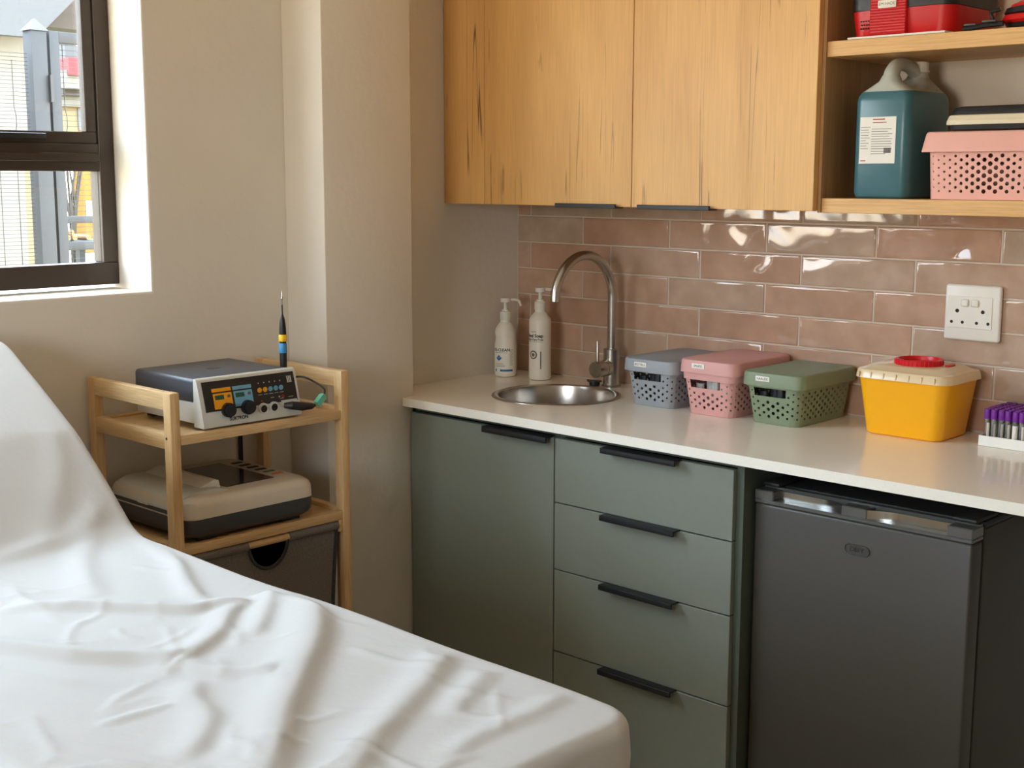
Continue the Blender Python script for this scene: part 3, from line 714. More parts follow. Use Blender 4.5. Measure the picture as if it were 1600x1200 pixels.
for j in range(NY):
    for i in range(NX):
        o = make_tube() if proto is None else copy_tree(proto)
        proto = proto or o
        o.location = (rx + .005 + PX * (i + .5), ry + .005 + PY * (j + .5), Z1 + .0035 + random.uniform(0, .001)); o.rotation_euler = (random.uniform(-.02, .02), random.uniform(-.02, .02), 0)
        ORD = ('first', 'second', 'third', 'fourth', 'fifth', 'sixth', 'seventh', 'eighth')
        o['label'] = f'purple capped blood tube, {ORD[i]} from the left in the {ORD[j]} row of the rack'
        if j == 0 and i < 5:
            bm = NB(); f = wrap(0, 0, .00605, CAZ, 0); a1 = .0085 if i == 4 else .003
            lo = [bm.verts.new(f(-a1 + 2 * a1 * k / 6, .012)) for k in range(7)]; hi = [bm.verts.new(f(-a1 + 2 * a1 * k / 6, .047)) for k in range(7)]
            for k in range(6): bm.faces.new((lo[k], lo[k + 1], hi[k + 1], hi[k]))
            for v in bm.verts: v.co += o.location
            obj('paper_label', bm, m_paper, o)
            if i == 4:
                o['label'] = 'blood tube wrapped in a broad white label, front row of the rack'

# ------------------------------------------------------------------ power outlet on the tiles
ox0, ox1, oz0, oz1 = 1.3485, 1.479, 1.1085, 1.2345
t = thing('power_outlet', 'white double power outlet with two rocker switches on the tiles', 'outlet', ((ox0 + ox1) / 2, 0, oz0))
bm = NB(); box(bm, ox0, ox1, -.0125, -.0008, oz0, oz1, bev=.006, seg=3); pt_ = obj('plate', bm, m_whiteplast, t)
bm = NB(); box(bm, ox0 + .008, ox1 - .018, -.0142, -.0120, oz0 + .028, oz1 - .026, bev=.001, seg=1); pn = obj('socket_panel', bm, m_whiteplast, t)
for x, z in ((1.3975, 1.1937), (1.4210, 1.1937)):
    bm = NB(); box(bm, x - .0085, x + .0085, -.0185, -.0138, z - .0085, z + .0085, bev=.0035, seg=3); obj('switch', bm, m_whiteplast, t)
for x, z, r in ((1.3799, 1.1752, .0044), (1.4397, 1.1752, .0044), (1.3677, 1.1498, .0036), (1.3934, 1.1498, .0036), (1.4264, 1.1498, .0036), (1.4529, 1.1498, .0036)):
    bm = NB()
    loft(bm, [[(x + rr * math.cos(2 * PI * k / 18), yy, z + rr * math.sin(2 * PI * k / 18)) for k in range(18)] for rr, yy in ((r + .0014, -.01425), (r + .0014, -.0146), (r, -.0146))], False, False, 0)
    loft(bm, [[(x + rr * math.cos(2 * PI * k / 18), yy, z + rr * math.sin(2 * PI * k / 18)) for k in range(18)] for rr, yy in ((r, -.0146), (r * .9, -.01435))], False, True, 1)
    obj('pin_hole', bm, [m_whiteplast, m_void], pn)

# ================================================================== ON THE OPEN SHELVES
ZS = 1.4265 + .0006; ZS2 = 1.7605 + .0006
# ---- blue cleaning liquid jug
jx, jy, jw, jd = 1.2955, -.150, .130, .195
t = thing('jug', 'large plastic jug of blue liquid with white label and moulded handle', 'jug', (jx, jy, 1.4265))
secs = [(0, .88, .92, .016), (.004, .96, .97, .018), (.014, 1, 1, .020), (.205, 1, 1, .020), (.216, .985, .985, .022), (.2255, .93, .93, .026)]
bm = NB(); loft(bm, [rr_ring(jx, jy, ZS + z, jw * a, jd * b, r, 6) for z, a, b, r in secs]); body = obj('body', bm, m_jug, t)
def jring(z, w_, d_, yc, r): return rr_ring(jx, yc, ZS + z, w_, d_, r, 6)
bm = NB(); loft(bm, [jring(.2257, jw * .93, jd * .93, jy, .026), jring(.231, jw * .84, jd * .62, jy + .026, .026), jring(.244, jw * .62, jd * .38, jy + .050, .026), jring(.260, .046, .048, jy + .060, .020), jring(.272, .040, .040, jy + .062, .0198)])
loft(bm, [jring(.2255, jw * .925, jd * .42, jy - .050, .026), jring(.235, jw * .66, jd * .28, jy - .060, .022), jring(.247, .048, .042, jy - .062, .020), jring(.260, .036, .036, jy - .060, .0178)])
obj('shoulder', bm, m_jugtop, t)
hp = catmull([(jx, jy - .061, ZS + .246), (jx, jy - .058, ZS + .264), (jx, jy - .040, ZS + .2805), (jx, jy - .012, ZS + .2855), (jx, jy + .018, ZS + .2820), (jx, jy + .042, ZS + .2720), (jx, jy + .058, ZS + .262)], 6)
bm = NB(); tube(bm, hp, [.0185 - .0045 * min(1, k / 14) for k in range(len(hp))], 20); obj('handle', bm, m_jugtop, t)
bm = NB(); lathe(bm, jx, jy + .062, [(.0205, ZS + .272), (.0235, ZS + .2725), (.0235, ZS + .276), (.0212, ZS + .2765), (.0212, ZS + .2935), (.0195, ZS + .295)], 32); obj('cap', bm, m_whiteplast, t)
fy = jy - jd / 2 - .0006
bm = NB(); box(bm, jx - .0475, jx + .036, fy - .0003, fy + .0003, ZS + .074, ZS + .172); lb = obj('label', bm, m_paper, t, smooth=0); lb['label'] = 'white printed safety label'
bm = NB()
for k in range(11):
    z = ZS + .146 - k * .0052; a = (.034, .026, .036, .030, .036, .034, .036, .034, .036, .034, .022)[k]
    box(bm, jx - .020, jx - .020 + a + .012, fy - .0009, fy - .0004, z, z + .0011)
for k in range(9):
    z = ZS + .150 - k * .0056; a = (.022, .018, .020, .018, .021, .012, .019, .014, .018)[k]
    box(bm, jx - .045, jx - .045 + a, fy - .0009, fy - .0004, z, z + .0010)
for k in range(8): box(bm, jx + .010 + k * .0021, jx + .0112 + k * .0021 + .0003 * (k % 2), fy - .0009, fy - .0004, ZS + .096, ZS + .107)
obj('small_print', bm, m_inkgrey, lb, smooth=0)['kind'] = 'stuff'
bm = NB(); box(bm, jx - .018, jx + .010, fy - .0009, fy - .0004, ZS + .1655, ZS + .168); box(bm, jx - .018, jx + .014, fy - .0009, fy - .0004, ZS + .1595, ZS + .161); box(bm, jx - .044, jx - .032, fy - .0009, fy - .0004, ZS + .079, ZS + .081); obj('red_print', bm, m_inkred, lb, smooth=0)
# ---- pink bin on the lower shelf, long side to the room
cx, cy = 1.398 + .135, -.158
t = thing('storage_bin', 'shell pink perforated bin with lid on the lower open shelf', 'storage bin', (cx, cy, 1.4265))
rad = lambda x, y, v: .0054 * (1 - .80 * min(1, abs(x - .01) / .150)) * (1 - .25 * abs(v - .45)) if abs(y) > .08 else .003
bm = NB(); perforated(bm, cx, cy, ZS, ZS + .098, .244, .190, .252, .200, .022, rad, zlo=.009, zpad=.002); obj('body', bm, m_pinkbin2, t, smooth=40, recalc=False)
bm = NB(); lid(bm, cx, cy, ZS + .0965, ZS + .1375, .282, .228, .028, fl=.012); obj('lid', bm, m_pinkbin2, t)
bm = bx(cx - .1, cx + .1, cy - .07, cy + .07, ZS + .002, ZS + .075, bev=.01); obj('contents', bm, M('packs_brown', S(150, 110, 90), .5, var=.4, vscale=25), t)
# ---- black and white pouch on the bin
pz = ZS + .1381
t = thing('pouch', 'black zip pouch with cream band lying on the pink shelf bin', 'pouch', (cx + .03, cy - .01, pz))
px, py, pw, pdp = cx + .036, cy - .012, .252, .178
def pr_(z, s): return rr_ring(px, py, pz + z, pw + s, pdp + s, .024, 6)
bm = NB(); loft(bm, [pr_(0, -.022), pr_(.003, -.008), pr_(.0125, -.004), pr_(.0128, -.006)]); obj('lower_shell', bm, m_blackplast, t)
bm = NB(); loft(bm, [pr_(.0122, -.002), pr_(.0126, .004), pr_(.0155, .005), pr_(.0215, .0035), pr_(.0220, .002), pr_(.0226, .0028), pr_(.0310, -.003), pr_(.0325, -.010)], False, False); bd = obj('band', bm, M('cream_leather', S(222, 208, 178), .5, var=.03), t); bd['label'] = 'cream coloured band around the pouch'
bm = NB(); loft(bm, [pr_(.0318, -.008), pr_(.040, -.012), pr_(.047, -.020), pr_(.0495, -.034)]); obj('upper_shell', bm, m_blackplast, t)
# ---- red case on the upper shelf, on a paper folder
bm = NB(); box(bm, 1.2225, 1.442, -.2735, -.06, ZS2, ZS2 + .0042, bev=.0008, seg=1); tagit(obj('paper_folder', bm, m_paper, loc=(1.33, -.17, 1.7605)), 'white paper folder lying under the red case', 'folder')
zc = ZS2 + .0048
ccx, ccy, cw, cdp = 1.327, -.135, .236, .232
t = thing('emergency_case', 'red and black hard case with ribbed front on the upper shelf', 'case', (ccx, ccy, 1.7605))
def cr_(z, sx_, sy_, r=.034): return [(ccx + x, ccy + y, zc + z) for x, y in rrect(cw * sx_, cdp * sy_, r, 8)]
bm = NB(); loft(bm, [cr_(0, .93, .93), cr_(.004, .955, .955), cr_(.034, .985, .985), cr_(.054, 1, 1), cr_(.055, .98, .98)]); base = obj('lower_shell', bm, m_redcase, t)
bm = NB(); loft(bm, [cr_(.0542, .99, .99), cr_(.0548, 1.012, 1.012), cr_(.086, 1.018, 1.018), cr_(.0865, .99, .99)]); obj('seam_band', bm, m_blackplast, t)
bm = NB(); loft(bm, [cr_(.0864, .985, .985), cr_(.098, .98, .98), cr_(.120, .95, .95), cr_(.132, .90, .90), cr_(.135, .84, .84)]); obj('upper_shell', bm, m_redcase, t)
bm = NB()
x0, x1, yf = ccx - .062, ccx + .020, ccy - cdp / 2
box(bm, x0, x1, yf - .007, yf + .006, zc + .002, zc + .100, bev=.002, seg=1)
for k in range(16): tube(bm, [(x0 + .001, yf - .0070, zc + .006 + k * .0058), (x1 - .001, yf - .0070, zc + .006 + k * .0058)], .0017, 8)
rb = obj('ribbed_latch', bm, m_redcase, t)
bm = NB(); box(bm, ccx - .043, ccx - .0015, yf - .0105, yf - .0075, zc + .056, zc + .072, bev=.002, seg=2); lb = obj('label_tape', bm, m_paper, rb); lb['label'] = 'white label strip'
obj('lettering', text_bm('EM-HADE', .0088, flat((ccx - .022, yf - .0108, zc + .064), (1, 0, 0), (0, 0, 1))), m_inkgrey, lb)
bm = NB()
for i in range(4):
    for j in range(3):
        x, z = ccx - .0865 + i * .0058 + (j % 2) * .0016, zc + .018 + j * .0075
        yy = yf + .0058
        lo = [(x + .0017 * math.cos(a), yf + .0008, z + .0017 * math.sin(a)) for a in [2 * PI * k / 10 for k in range(10)]]
        hi = [(x + .0017 * math.cos(a), yf + .006, z + .0017 * math.sin(a)) for a in [2 * PI * k / 10 for k in range(10)]]
        loft(bm, [lo, hi])
obj('vent_holes', bm, m_void, base)['kind'] = 'stuff'
# ---- red and black bag with straps
t = thing('bag', 'red and black zip bag at the right of the red case', 'bag', (1.63, -.13, 1.7605))
gx, gy = 1.640, -.140
def br_(z, w_, d_, r=.05): return rr_ring(gx, gy, ZS2 + z, w_, d_, r, 7)
bm = NB(); loft(bm, [br_(.0005, .18, .17), br_(.006, .205, .196), br_(.013, .214, .204), br_(.014, .208, .2)]); obj('base', bm, m_blackplast, t)
bm = NB(); loft(bm, [br_(.0135, .210, .202), br_(.0185, .224, .214), br_(.029, .216, .206), br_(.031, .205, .198)]); obj('lower_panel', bm, m_redcase, t)
bm = NB(); loft(bm, [br_(.0305, .208, .2), br_(.033, .216, .206), br_(.043, .210, .2), br_(.0455, .196, .19)]); obj('zip_band', bm, m_blackplast, t)
bm = NB(); loft(bm, [br_(.0452, .198, .192), br_(.050, .195, .188), br_(.058, .17, .165), br_(.062, .13, .13)]); obj('upper_panel', bm, m_redcase, t)
bm = NB(); tube(bm, catmull([(gx - .09, gy - .105, ZS2 + .012), (gx - .125, gy - .11, ZS2 + .010), (gx - .150, gy - .114, ZS2 + .0065), (gx - .168, gy - .116, ZS2 + .006)], 6), .0052, 10)
tube(bm, catmull([(gx - .10, gy - .10, ZS2 + .040), (gx - .118, gy - .104, ZS2 + .034), (gx - .112, gy - .106, ZS2 + .020), (gx - .13, gy - .11, ZS2 + .013)], 6), .0036, 10); obj('strap', bm, m_black, t)
bm = NB(); box(bm, gx - .165, gx - .140, gy - .122, gy - .108, ZS2 + .0105, ZS2 + .0145, bev=.001); box(bm, gx - .128, gx - .100, gy - .120, gy - .112, ZS2 + .0150, ZS2 + .0190, bev=.001); obj('buckle', bm, m_darkgrey, t)

# ================================================================== FRIDGE
fx_0, fx_1, fyf, fyd, fzt = 1.1865, 1.668, -.518, -.470, .8175
t = thing('fridge', 'dark grey under-counter fridge with recessed top handles', 'fridge', (1.427, -.27, 0))
bm = NB(); box(bm, fx_0 + .002, fx_1 - .002, fyd + .008, -.04, .02, .808, bev=.004); obj('body', bm, m_fridge, t)
bm = NB(); box(bm, fx_0 + .001, fx_1 - .001, fyd + .006, -.035, .8085, .822, bev=.003); obj('top_panel', bm, m_fridgedk, t)
bm = NB(); box(bm, fx_0 + .010, fx_1 - .010, fyd - .0005, fyd + .0078, .05, .80); obj('gasket', bm, m_void, t)
bm = NB(); box(bm, fx_0, fx_1, fyf, fyd - .001, .045, .7885, bev=.006, seg=3); dr = obj('door', bm, m_fridge, t)
# top handle strip with two scooped grips
bm = NB()
g1, g2 = (fx_0 + .045, fx_0 + .205), (fx_0 + .262, fx_1 - .052)
zz0, zz1 = .789, .8175
box(bm, fx_0, fx_1, fyf - .002, fyd - .001, zz0, zz0 + .0085, bev=.002, seg=1)
for a, b in ((fx_0, g1[0]), (g1[1], g2[0]), (g2[1], fx_1)): box(bm, a, b, fyf - .002, fyd - .001, zz0 + .0080, zz1, bev=.002, seg=1)
box(bm, fx_0 + .002, fx_1 - .002, fyd - .014, fyd - .001, zz0 + .008, zz1 + .003, bev=.001, seg=1)
st = obj('handle_strip', bm, m_fridgelt, t); st['label'] = 'satin grey strip along the top of the fridge door'
for (a, b), side in ((g1, 1), (g2, -1)):
    n = 16; rings = []
    for k in range(n + 1):
        f = k / n; x = a + (b - a) * f
        q = f if side > 0 else 1 - f
        dep = .020 * (1 - max(0, (q - .62) / .38) ** 2)
        rings.append([(x, fyf + .0005 + dep, zz0 + .0086), (x, fyf + .0005 + dep, zz1 - .001)])
    bm = NB(); R_ = [[bm.verts.new(p) for p in r] for r in rings]
    for p, q in zip(R_[:-1], R_[1:]): bm.faces.new((p[0], q[0], q[1], p[1]))
    obj('grip', bm, m_chrome, st)
for x0, x1 in ((fx_0 + .004, fx_0 + .044), (fx_1 - .052, fx_1 - .004)):
    bm = NB(); box(bm, x0, x1, fyf + .022, fyd + .075, .8222, .831, bev=.004); obj('hinge_cover', bm, m_fridgedk, t)
# badge
bc = on(1, fyf - .001, 1339, 859.5)
bm = NB()
def stad(s, yy): return [(bc[0] + x, yy, bc[2] + z) for x, z in rrect(.056 + s, .0215 + s, .0105 + s / 2, 6)]
loft(bm, [stad(0, fyf - .0002), stad(0, fyf - .0022), stad(-.001, fyf - .0028), stad(-.0035, fyf - .0026), stad(-.0045, fyf - .0014)], False, True)
bd = obj('badge', bm, m_fridge, dr)
obj('lettering', text_bm('DEFY', .0135, flat((bc[0], fyf - .0019, bc[2]), (1, 0, 0), (0, 0, 1))), m_blackplast, bd)
for x in (fx_0 + .04, fx_1 - .04):
    for y in (-.42, -.08):
        bm = NB(); lathe(bm, x, y, [(.015, .0), (.015, .0215)], 16); obj('foot', bm, m_blackplast, t)

# ================================================================== BAMBOO CART
c = thing('utility_cart', 'bamboo utility cart with two shelves and a fabric drawer under the window', 'cart', (.17, -1.163, 0))
CX0, CX1, CY0, CY1, CZ = .0, .337, -1.400, -.925, 1.028
LW, LD = .028, .023
def leg(x, y): return bx(x, x + LW, y, y + LD, 0, CZ, bev=.0025, seg=2)
for x in (CX0, CX1 - LW):
    for y in (CY0, CY1 - LD):
        lg = obj('leg', leg(x, y), m_bamz, c)
        if x > .1:
            for z in (.931, .690):
                bm = NB(); tube(bm, [(x + .010, y - .0003, z), (x + .010, y + .003, z)], .0032, 12); obj('peg_hole', bm, m_void, lg)
for y in (CY0, CY1 - LD):
    obj('top_rail', bx(CX0 + LW - .001, CX1 - LW + .001, y + .001, y + LD - .001, .990, CZ - .0008, bev=.002), m_bamx, c)
for zt, hz in ((.941, .034), (.702, .030), (.20, .03)):
    for y in (CY0, CY1 - LD):
        obj('side_rail', bx(CX0 + LW - .001, CX1 - LW + .001, y + .0015, y + LD - .0015, zt - hz, zt, bev=.0015), m_bamx, c)
    s = obj('shelf', bx(CX0 + .0255, CX1 - .0255, CY0 + LD - .001, CY1 - LD + .001, zt - .020, zt - .0095), m_bamy, c, smooth=0)
    for x0, x1 in ((CX1 - .026, CX1 - .002), (CX0 + .003, CX0 + .026)): obj('shelf_rail', bx(x0, x1, CY0 + LD, CY1 - LD, zt - .026, zt - .005, bev=.0015), m_bamy, s)
# fabric drawer hanging from a dowel
DY0, DY1, DXF = CY0 + LD + .012, CY1 - LD - .012, CX1 - .009
zd0, zd1 = .235, .664
ym, hr = -1.158, .052
bm = NB()
NYd, NZd = 60, 36
def fpt(i, j):
    y = DY0 + (DY1 - DY0) * i / NYd; z = zd0 + (zd1 - zd0) * j / NZd
    s = (z - zd0) / (zd1 - zd0); pinch = .020 * math.sin(PI * s) ** 1.2
    yy = ym + (y - ym) * (1 - pinch / .22) if True else y
    return Vector((DXF + .002 * math.sin(9 * y) + .0015 * math.sin(23 * z + 4 * y) - .006 * math.sin(PI * s) * (1 - abs(2 * i / NYd - 1)) , yy, z))
V = [[bm.verts.new(fpt(i, j)) for j in range(NZd + 1)] for i in range(NYd + 1)]
for i in range(NYd):
    for j in range(NZd):
        cc = (V[i][j].co + V[i + 1][j + 1].co) / 2
        if ((cc.y - ym) / .052) ** 2 + ((cc.z - zd1) / .060) ** 2 < 1: continue
        bm.faces.new((V[i][j], V[i + 1][j], V[i + 1][j + 1], V[i][j + 1]))
bmesh.ops.delete(bm, geom=[v for v in bm.verts if not v.link_faces], context='VERTS')
for v in bm.verts:                                        # smooth the cut-out rim
    q = math.hypot((v.co.y - ym) / .052, (v.co.z - zd1) / .060)
    if 1e-6 < q < 1.16 and any(e.is_boundary for e in v.link_edges) and v.co.z < zd1 - .004:
        v.co.y = ym + (v.co.y - ym) / q; v.co.z = zd1 + (v.co.z - zd1) / q
dw = obj('fabric_drawer', bm, m_fabric, c, smooth=60); dw['label'] = 'charcoal fabric drawer with a half round hand opening'
bm = NB()
bm.free()
for a, b in ((DY0, ym - .056), (ym + .056, DY1 - .002)): obj('hem', tube(NB(), [(DXF - .002, a, zd1), (DXF - .002, b, zd1)], .0115, 16), m_fabric, dw)
bm = NB(); tube(bm, [(DXF - .002, CY0 + LD - .002, zd1), (DXF - .002, CY1 - LD + .002, zd1)], .0085, 16); obj('dowel', bm, m_bamy, dw)
bm = NB()
arc = [(DXF + .0015, ym + .053 * math.cos(a), zd1 - .061 * math.sin(a)) for a in [PI * k / 24 for k in range(25)]]
tube(bm, arc, .0042, 8)
for i in (0, NYd): tube(bm, [tuple(fpt(i, j)) for j in range(0, NZd + 1, 2)], .005, 8)
obj('binding', bm, m_fabricdk, dw)
bm = NB(); box(bm, CX0 + .03, DXF - .012, DY0 + .012, DY0 + .015, zd0, zd1 - .02); box(bm, CX0 + .03, DXF - .012, DY1 - .015, DY1 - .012, zd0, zd1 - .02); box(bm, CX0 + .03, DXF - .012, DY0 + .012, DY1 - .012, zd0, zd0 + .004); box(bm, CX0 + .028, CX0 + .031, DY0 + .012, DY1 - .012, zd0, zd1 - .02); obj('drawer_bag', bm, m_fabricdk, dw, smooth=0)
for y in (CY0 + LD, CY1 - LD - .012):
    bm = NB(); box(bm, DXF - .014, DXF + .007, y, y + .012, zd1 - .017, zd1 + .013, bev=.003); obj('dowel_bracket', bm, m_bamz, dw)

# ------------------------------------------------------------------ electrosurgical unit on the cart
ZE = .941 - .005 + .0005
ey0, ey1, exb, ext, exf = -1.314, -1.056, .052, .302, .327
EZ0, EZ1 = ZE + .004, 1.0445
t = thing('electrosurgical_unit', 'grey and slate electrosurgical unit with orange and blue controls on the cart', 'medical device', (.19, -1.185, ZE))
def xfront(z): return exf - (exf - ext) * ((z - EZ0) / (EZ1 - EZ0)) ** 1.3
bm = NB(); box(bm, exb + .004, ext - .012, ey0 + .003, ey1 - .003, EZ0 + .006, .992, bev=.003); obj('lower_case', bm, m_grey, t)
bm = NB(); box(bm, exb, ext - .0115, ey0 + .001, ey1 - .001, .992, EZ1 - .001, bev=.009, seg=4); tc_ = obj('top_cover', bm, m_slate, t)
bm = NB(); 
ex_ = [(.175 + .013 * math.cos(a), -1.185 + .017 * math.sin(a)) for a in [2 * PI * k / 24 for k in range(24)]]
loft(bm, [[(x, y, EZ1 - .0011) for x, y in ex_], [(x, y, EZ1 - .0004) for x, y in ex_]]); obj('emblem', bm, m_darkgrey, tc_)
bm = NB()
prof = [(ext - .011, EZ0), (exf, EZ0), (exf + .001, EZ0 + .006)] + [(xfront(EZ0 + .006 + (EZ1 - EZ0 - .010) * k / 6), EZ0 + .006 + (EZ1 - EZ0 - .010) * k / 6) for k in range(1, 7)] + [(ext - .004, EZ1), (ext - .011, EZ1)]
loft(bm, [[(x, y, z) for x, z in prof] for y in (ey0, ey1)]); bz = obj('bezel', bm, m_grey, t, smooth=40)
for y in (ey0 + .03, ey1 - .03):
    bm = bx(exb + .02, exb + .045, y - .012, y + .012, ZE, EZ0 + .0065, bev=.001); obj('foot', bm, m_blackplast, t)
# control panel: u along y, v up; v = 0 lower edge of the black field
PZ0, PZ1 = EZ0 + .0335, EZ1 - .0075
PY0_, PY1_ = ey0 + .010, ey1 - .006
def pp(u, v, out=.0006):
    z = PZ0 + (PZ1 - PZ0) * v; return (xfront(z) + out, PY0_ + (PY1_ - PY0_) * u, z)
def patch(bm, u0, u1, v0, v1, out, n=4):
    a = [[bm.verts.new(pp(u, v0 + (v1 - v0) * k / n, out)) for k in range(n + 1)] for u in (u0, u1)]
    for k in range(n): bm.faces.new((a[0][k], a[1][k], a[1][k + 1], a[0][k + 1]))
    return bm
def disc(bm, u, v, r, o0, o1, seg=20, mi=0):
    p = Vector(pp(u, v, 0))
    loft(bm, [[(p.x + o, p.y + r * math.cos(2 * PI * k / seg), p.z + r * math.sin(2 * PI * k / seg)) for k in range(seg)] for o in (o0, o1)], mi=mi); return bm
pan = obj('control_panel', patch(NB(), 0, 1, 0, 1, .0008, 6), m_panel, t)
def module(u0, u1, mat):
    bm = NB(); patch(bm, u0, u1, .06, .58, .0014); patch(bm, u0 - .004, u1, .63, .75, .0014, 2); m_ = obj('module', bm, mat, pan)
    obj('lcd', patch(NB(), u0 + .018, u0 + .112, .37, .52, .0018, 2), m_lcd, m_)
    bm = NB(); disc(bm, u1 - .034, .45, .0042, .0016, .0021); obj('dial_mark', bm, m_inkgrey, m_)
module(.095, .292, m_orange); module(.312, .512, m_skyblue)
for u in (.222, .432):
    bm = NB(); disc(bm, u, .0, .0158, .001, .010, 28); disc(bm, u, .0, .0128, .010, .017, 28); obj('knob', bm, m_blackplast, pan)
for u, mt in ((.594, m_orange), (.655, m_orange), (.715, m_skyblue), (.775, m_skyblue), (.833, m_skyblue)):
    bm = NB(); disc(bm, u, .5, .0056, .0008, .0026); obj('button', bm, mt, pan)
bm = NB()
for u in (.594, .655, .715, .775, .833): patch(bm, u - .022, u + .022, .335, .350, .0015, 1); patch(bm, u - .005, u + .005, .72, .76, .0015, 1)
patch(bm, .70, .74, .19, .205, .0015, 1); patch(bm, .90, .955, .14, .155, .0015, 1); patch(bm, .80, .845, .12, .132, .0015, 1); patch(bm, .79, .806, .17, .22, .0015, 1)
for k in range(3): patch(bm, .915 + .018 * k, .927 + .018 * k, .66, .84, .0015, 1)
patch(bm, .91, .968, .64, .655, .0015, 1); patch(bm, .91, .968, .85, .865, .0015, 1)
obj('panel_print', bm, m_grey, pan)['kind'] = 'stuff'
bm = NB(); disc(bm, .838, .19, .0035, .0008, .0022); disc(bm, .60, .13, .0022, .0008, .0016); obj('indicator', bm, m_inkred, pan)
for u in (.605, .722):
    bm = NB(); disc(bm, u, -.14, .0125, -.002, .0034, 28); sk_ = obj('socket_collar', bm, m_grey, pan)
    bm = NB(); disc(bm, u, -.14, .0082, .0034, .0038, 24); obj('socket', bm, m_void, sk_)
bm = NB(); patch(bm, .81, .99, -.36, .05, .0016, 4); obj('cable_bay', bm, m_grey, pan)
txt = text_bm('SURTRON', .0105, bold=.03, f= lambda a, b: (xfront(EZ0 + .013 + b) + .0012, PY0_ + (PY1_ - PY0_) * .33 + a, EZ0 + .013 + b)); obj('lettering', txt, m_ink, bz)
# plugged in lead with teal connector
p0 = Vector(pp(.83, -.13, .004)); 
bm = NB(); tube(bm, [p0, p0 + Vector((.012, .012, 0)), p0 + Vector((.020, .035, -.004)), p0 + Vector((.020, .060, -.006)), p0 + Vector((.018, .072, -.006))], [.006, .0095, .0098, .0075, .003], 16); pl_ = tagit(obj('cable_plug', bm, m_blackplast, loc=tuple(p0)), 'black plug in the front of the electrosurgical unit', 'plug')
q0 = p0 + Vector((.018, .075, -.006))
t2 = thing('electrode_lead', 'black electrode lead with teal connector at the cart edge', 'cable', tuple(q0))
bm = NB(); d_ = Vector((-.002, .020, .016)); loft(bm, [[q0 + d_ * s + Vector((r * math.cos(a), -.6 * r * math.sin(a), .8 * r * math.sin(a))) for a in [PI / 4 + PI / 2 * k for k in range(4)]] for s, r in ((.08, .0055), (.1, .0095), (1.05, .0100), (1.25, .0065))]); obj('connector', bm, m_teal, t2)
bm = NB(); e0 = q0 + d_ * 1.25
tube(bm, catmull([tuple(e0), tuple(e0 + Vector((-.004, .004, .012))), tuple(e0 + Vector((-.02, -.006, .026))), tuple(e0 + Vector((-.05, -.03, .040))), (ext - .09, ey1 + .004, EZ0 + .06)], 8), .0022, 10); obj('lead', bm, m_blackplast, t2)
# handpiece standing beside the unit
hx = .235; hb = on(0, hx, 443, 571); hy = hb[1]
def hz(py): return on(0, hx, 443, py)[2]
t = thing('handpiece', 'black electrosurgical pencil with yellow and blue rings standing upright on the cart', 'handpiece', (hx, hy, ZE))
bm = NB(); lathe(bm, hx, hy, [(.006, ZE + .0005), (.0078, ZE + .003), (.0082, hz(560)), (.0084, hz(551))], 24); lathe(bm, hx, hy, [(.0078, hz(536)), (.0076, hz(533.5))], 24)
lathe(bm, hx, hy, [(.0084, hz(522.5)), (.0080, hz(514)), (.0068, hz(505)), (.0052, hz(498)), (.0030, hz(493)), (.0017, hz(490)), (.0016, hz(476))], 24); obj('body', bm, m_blackplast, t)
bm = NB(); lathe(bm, hx, hy, [(.0086, hz(551)), (.0094, hz(549.5)), (.0092, hz(538)), (.0080, hz(536))], 24); obj('blue_ring', bm, M('ring_blue', S(70, 150, 205), .4), t)
bm = NB(); lathe(bm, hx, hy, [(.0078, hz(533.5)), (.0096, hz(532.5)), (.0096, hz(524)), (.0084, hz(522.5))], 24); obj('yellow_ring', bm, M('ring_yellow', S(245, 200, 20), .4), t)
bm = NB(); lathe(bm, hx, hy, [(.0013, hz(476)), (.0012, hz(470)), (.0022, hz(468)), (.0022, hz(464)), (.0009, hz(462)), (.0009, hz(453))], 12); obj('electrode_tip', bm, m_chrome, t)
# mains leads dropping behind the shelf
for k, (dx, dy) in enumerate(((0, 0), (.006, .012))):
    pa = on(0, -.008, 374 + 3 * k, 676)
    bm = NB(); tube(bm, catmull([(.045, pa[1] - .004, ZE + .022), (.02, pa[1], ZE + .026), (-.004, pa[1], ZE + .018), (-.009, pa[1], .92), (-.009, pa[1] + .001, .85), (-.009, pa[1] + .001, .74), (-.009, pa[1] + .001, .60), (-.009, pa[1] + .001, .003)], 6), .0028, 10)
    tagit(obj('mains_cable', bm, m_black, loc=(-.009, pa[1], 0)), ('thin black mains cable hanging behind the cart, left one of two', 'thin black mains cable hanging behind the cart, right one of two')[k], 'cable')

# ------------------------------------------------------------------ ECG recorder on the lower shelf
ZG = .702 - .005 + .0005
gx0, gx1, gy0, gy1 = .004, .336, -1.366, -1.024
gcx, gcy, gw, gd = (gx0 + gx1) / 2, (gy0 + gy1) / 2, gx1 - gx0, gy1 - gy0
t = thing('ecg_recorder', 'cream and charcoal ECG recorder with tinted display on the lower cart shelf', 'medical device', (gcx, gcy, ZG))
def gr(z, s, r=.03, dx=0): return rr_ring(gcx + dx, gcy, ZG + z, gw - s, gd - s, r, 6)
bm = NB(); loft(bm, [gr(.006, .036), gr(.008, .028), gr(.016, .010), gr(.022, .004), gr(.050, 0), gr(.0505, .004)]); obj('base', bm, m_darkgrey, t)
for x in (gx0 + .05, gx1 - .05):
    for y in (gy0 + .06, gy1 - .06):
        bm = bx(x - .03, x + .03, y - .025, y + .025, ZG, ZG + .0065, bev=.001, seg=1); obj('foot', bm, m_blackplast, t)
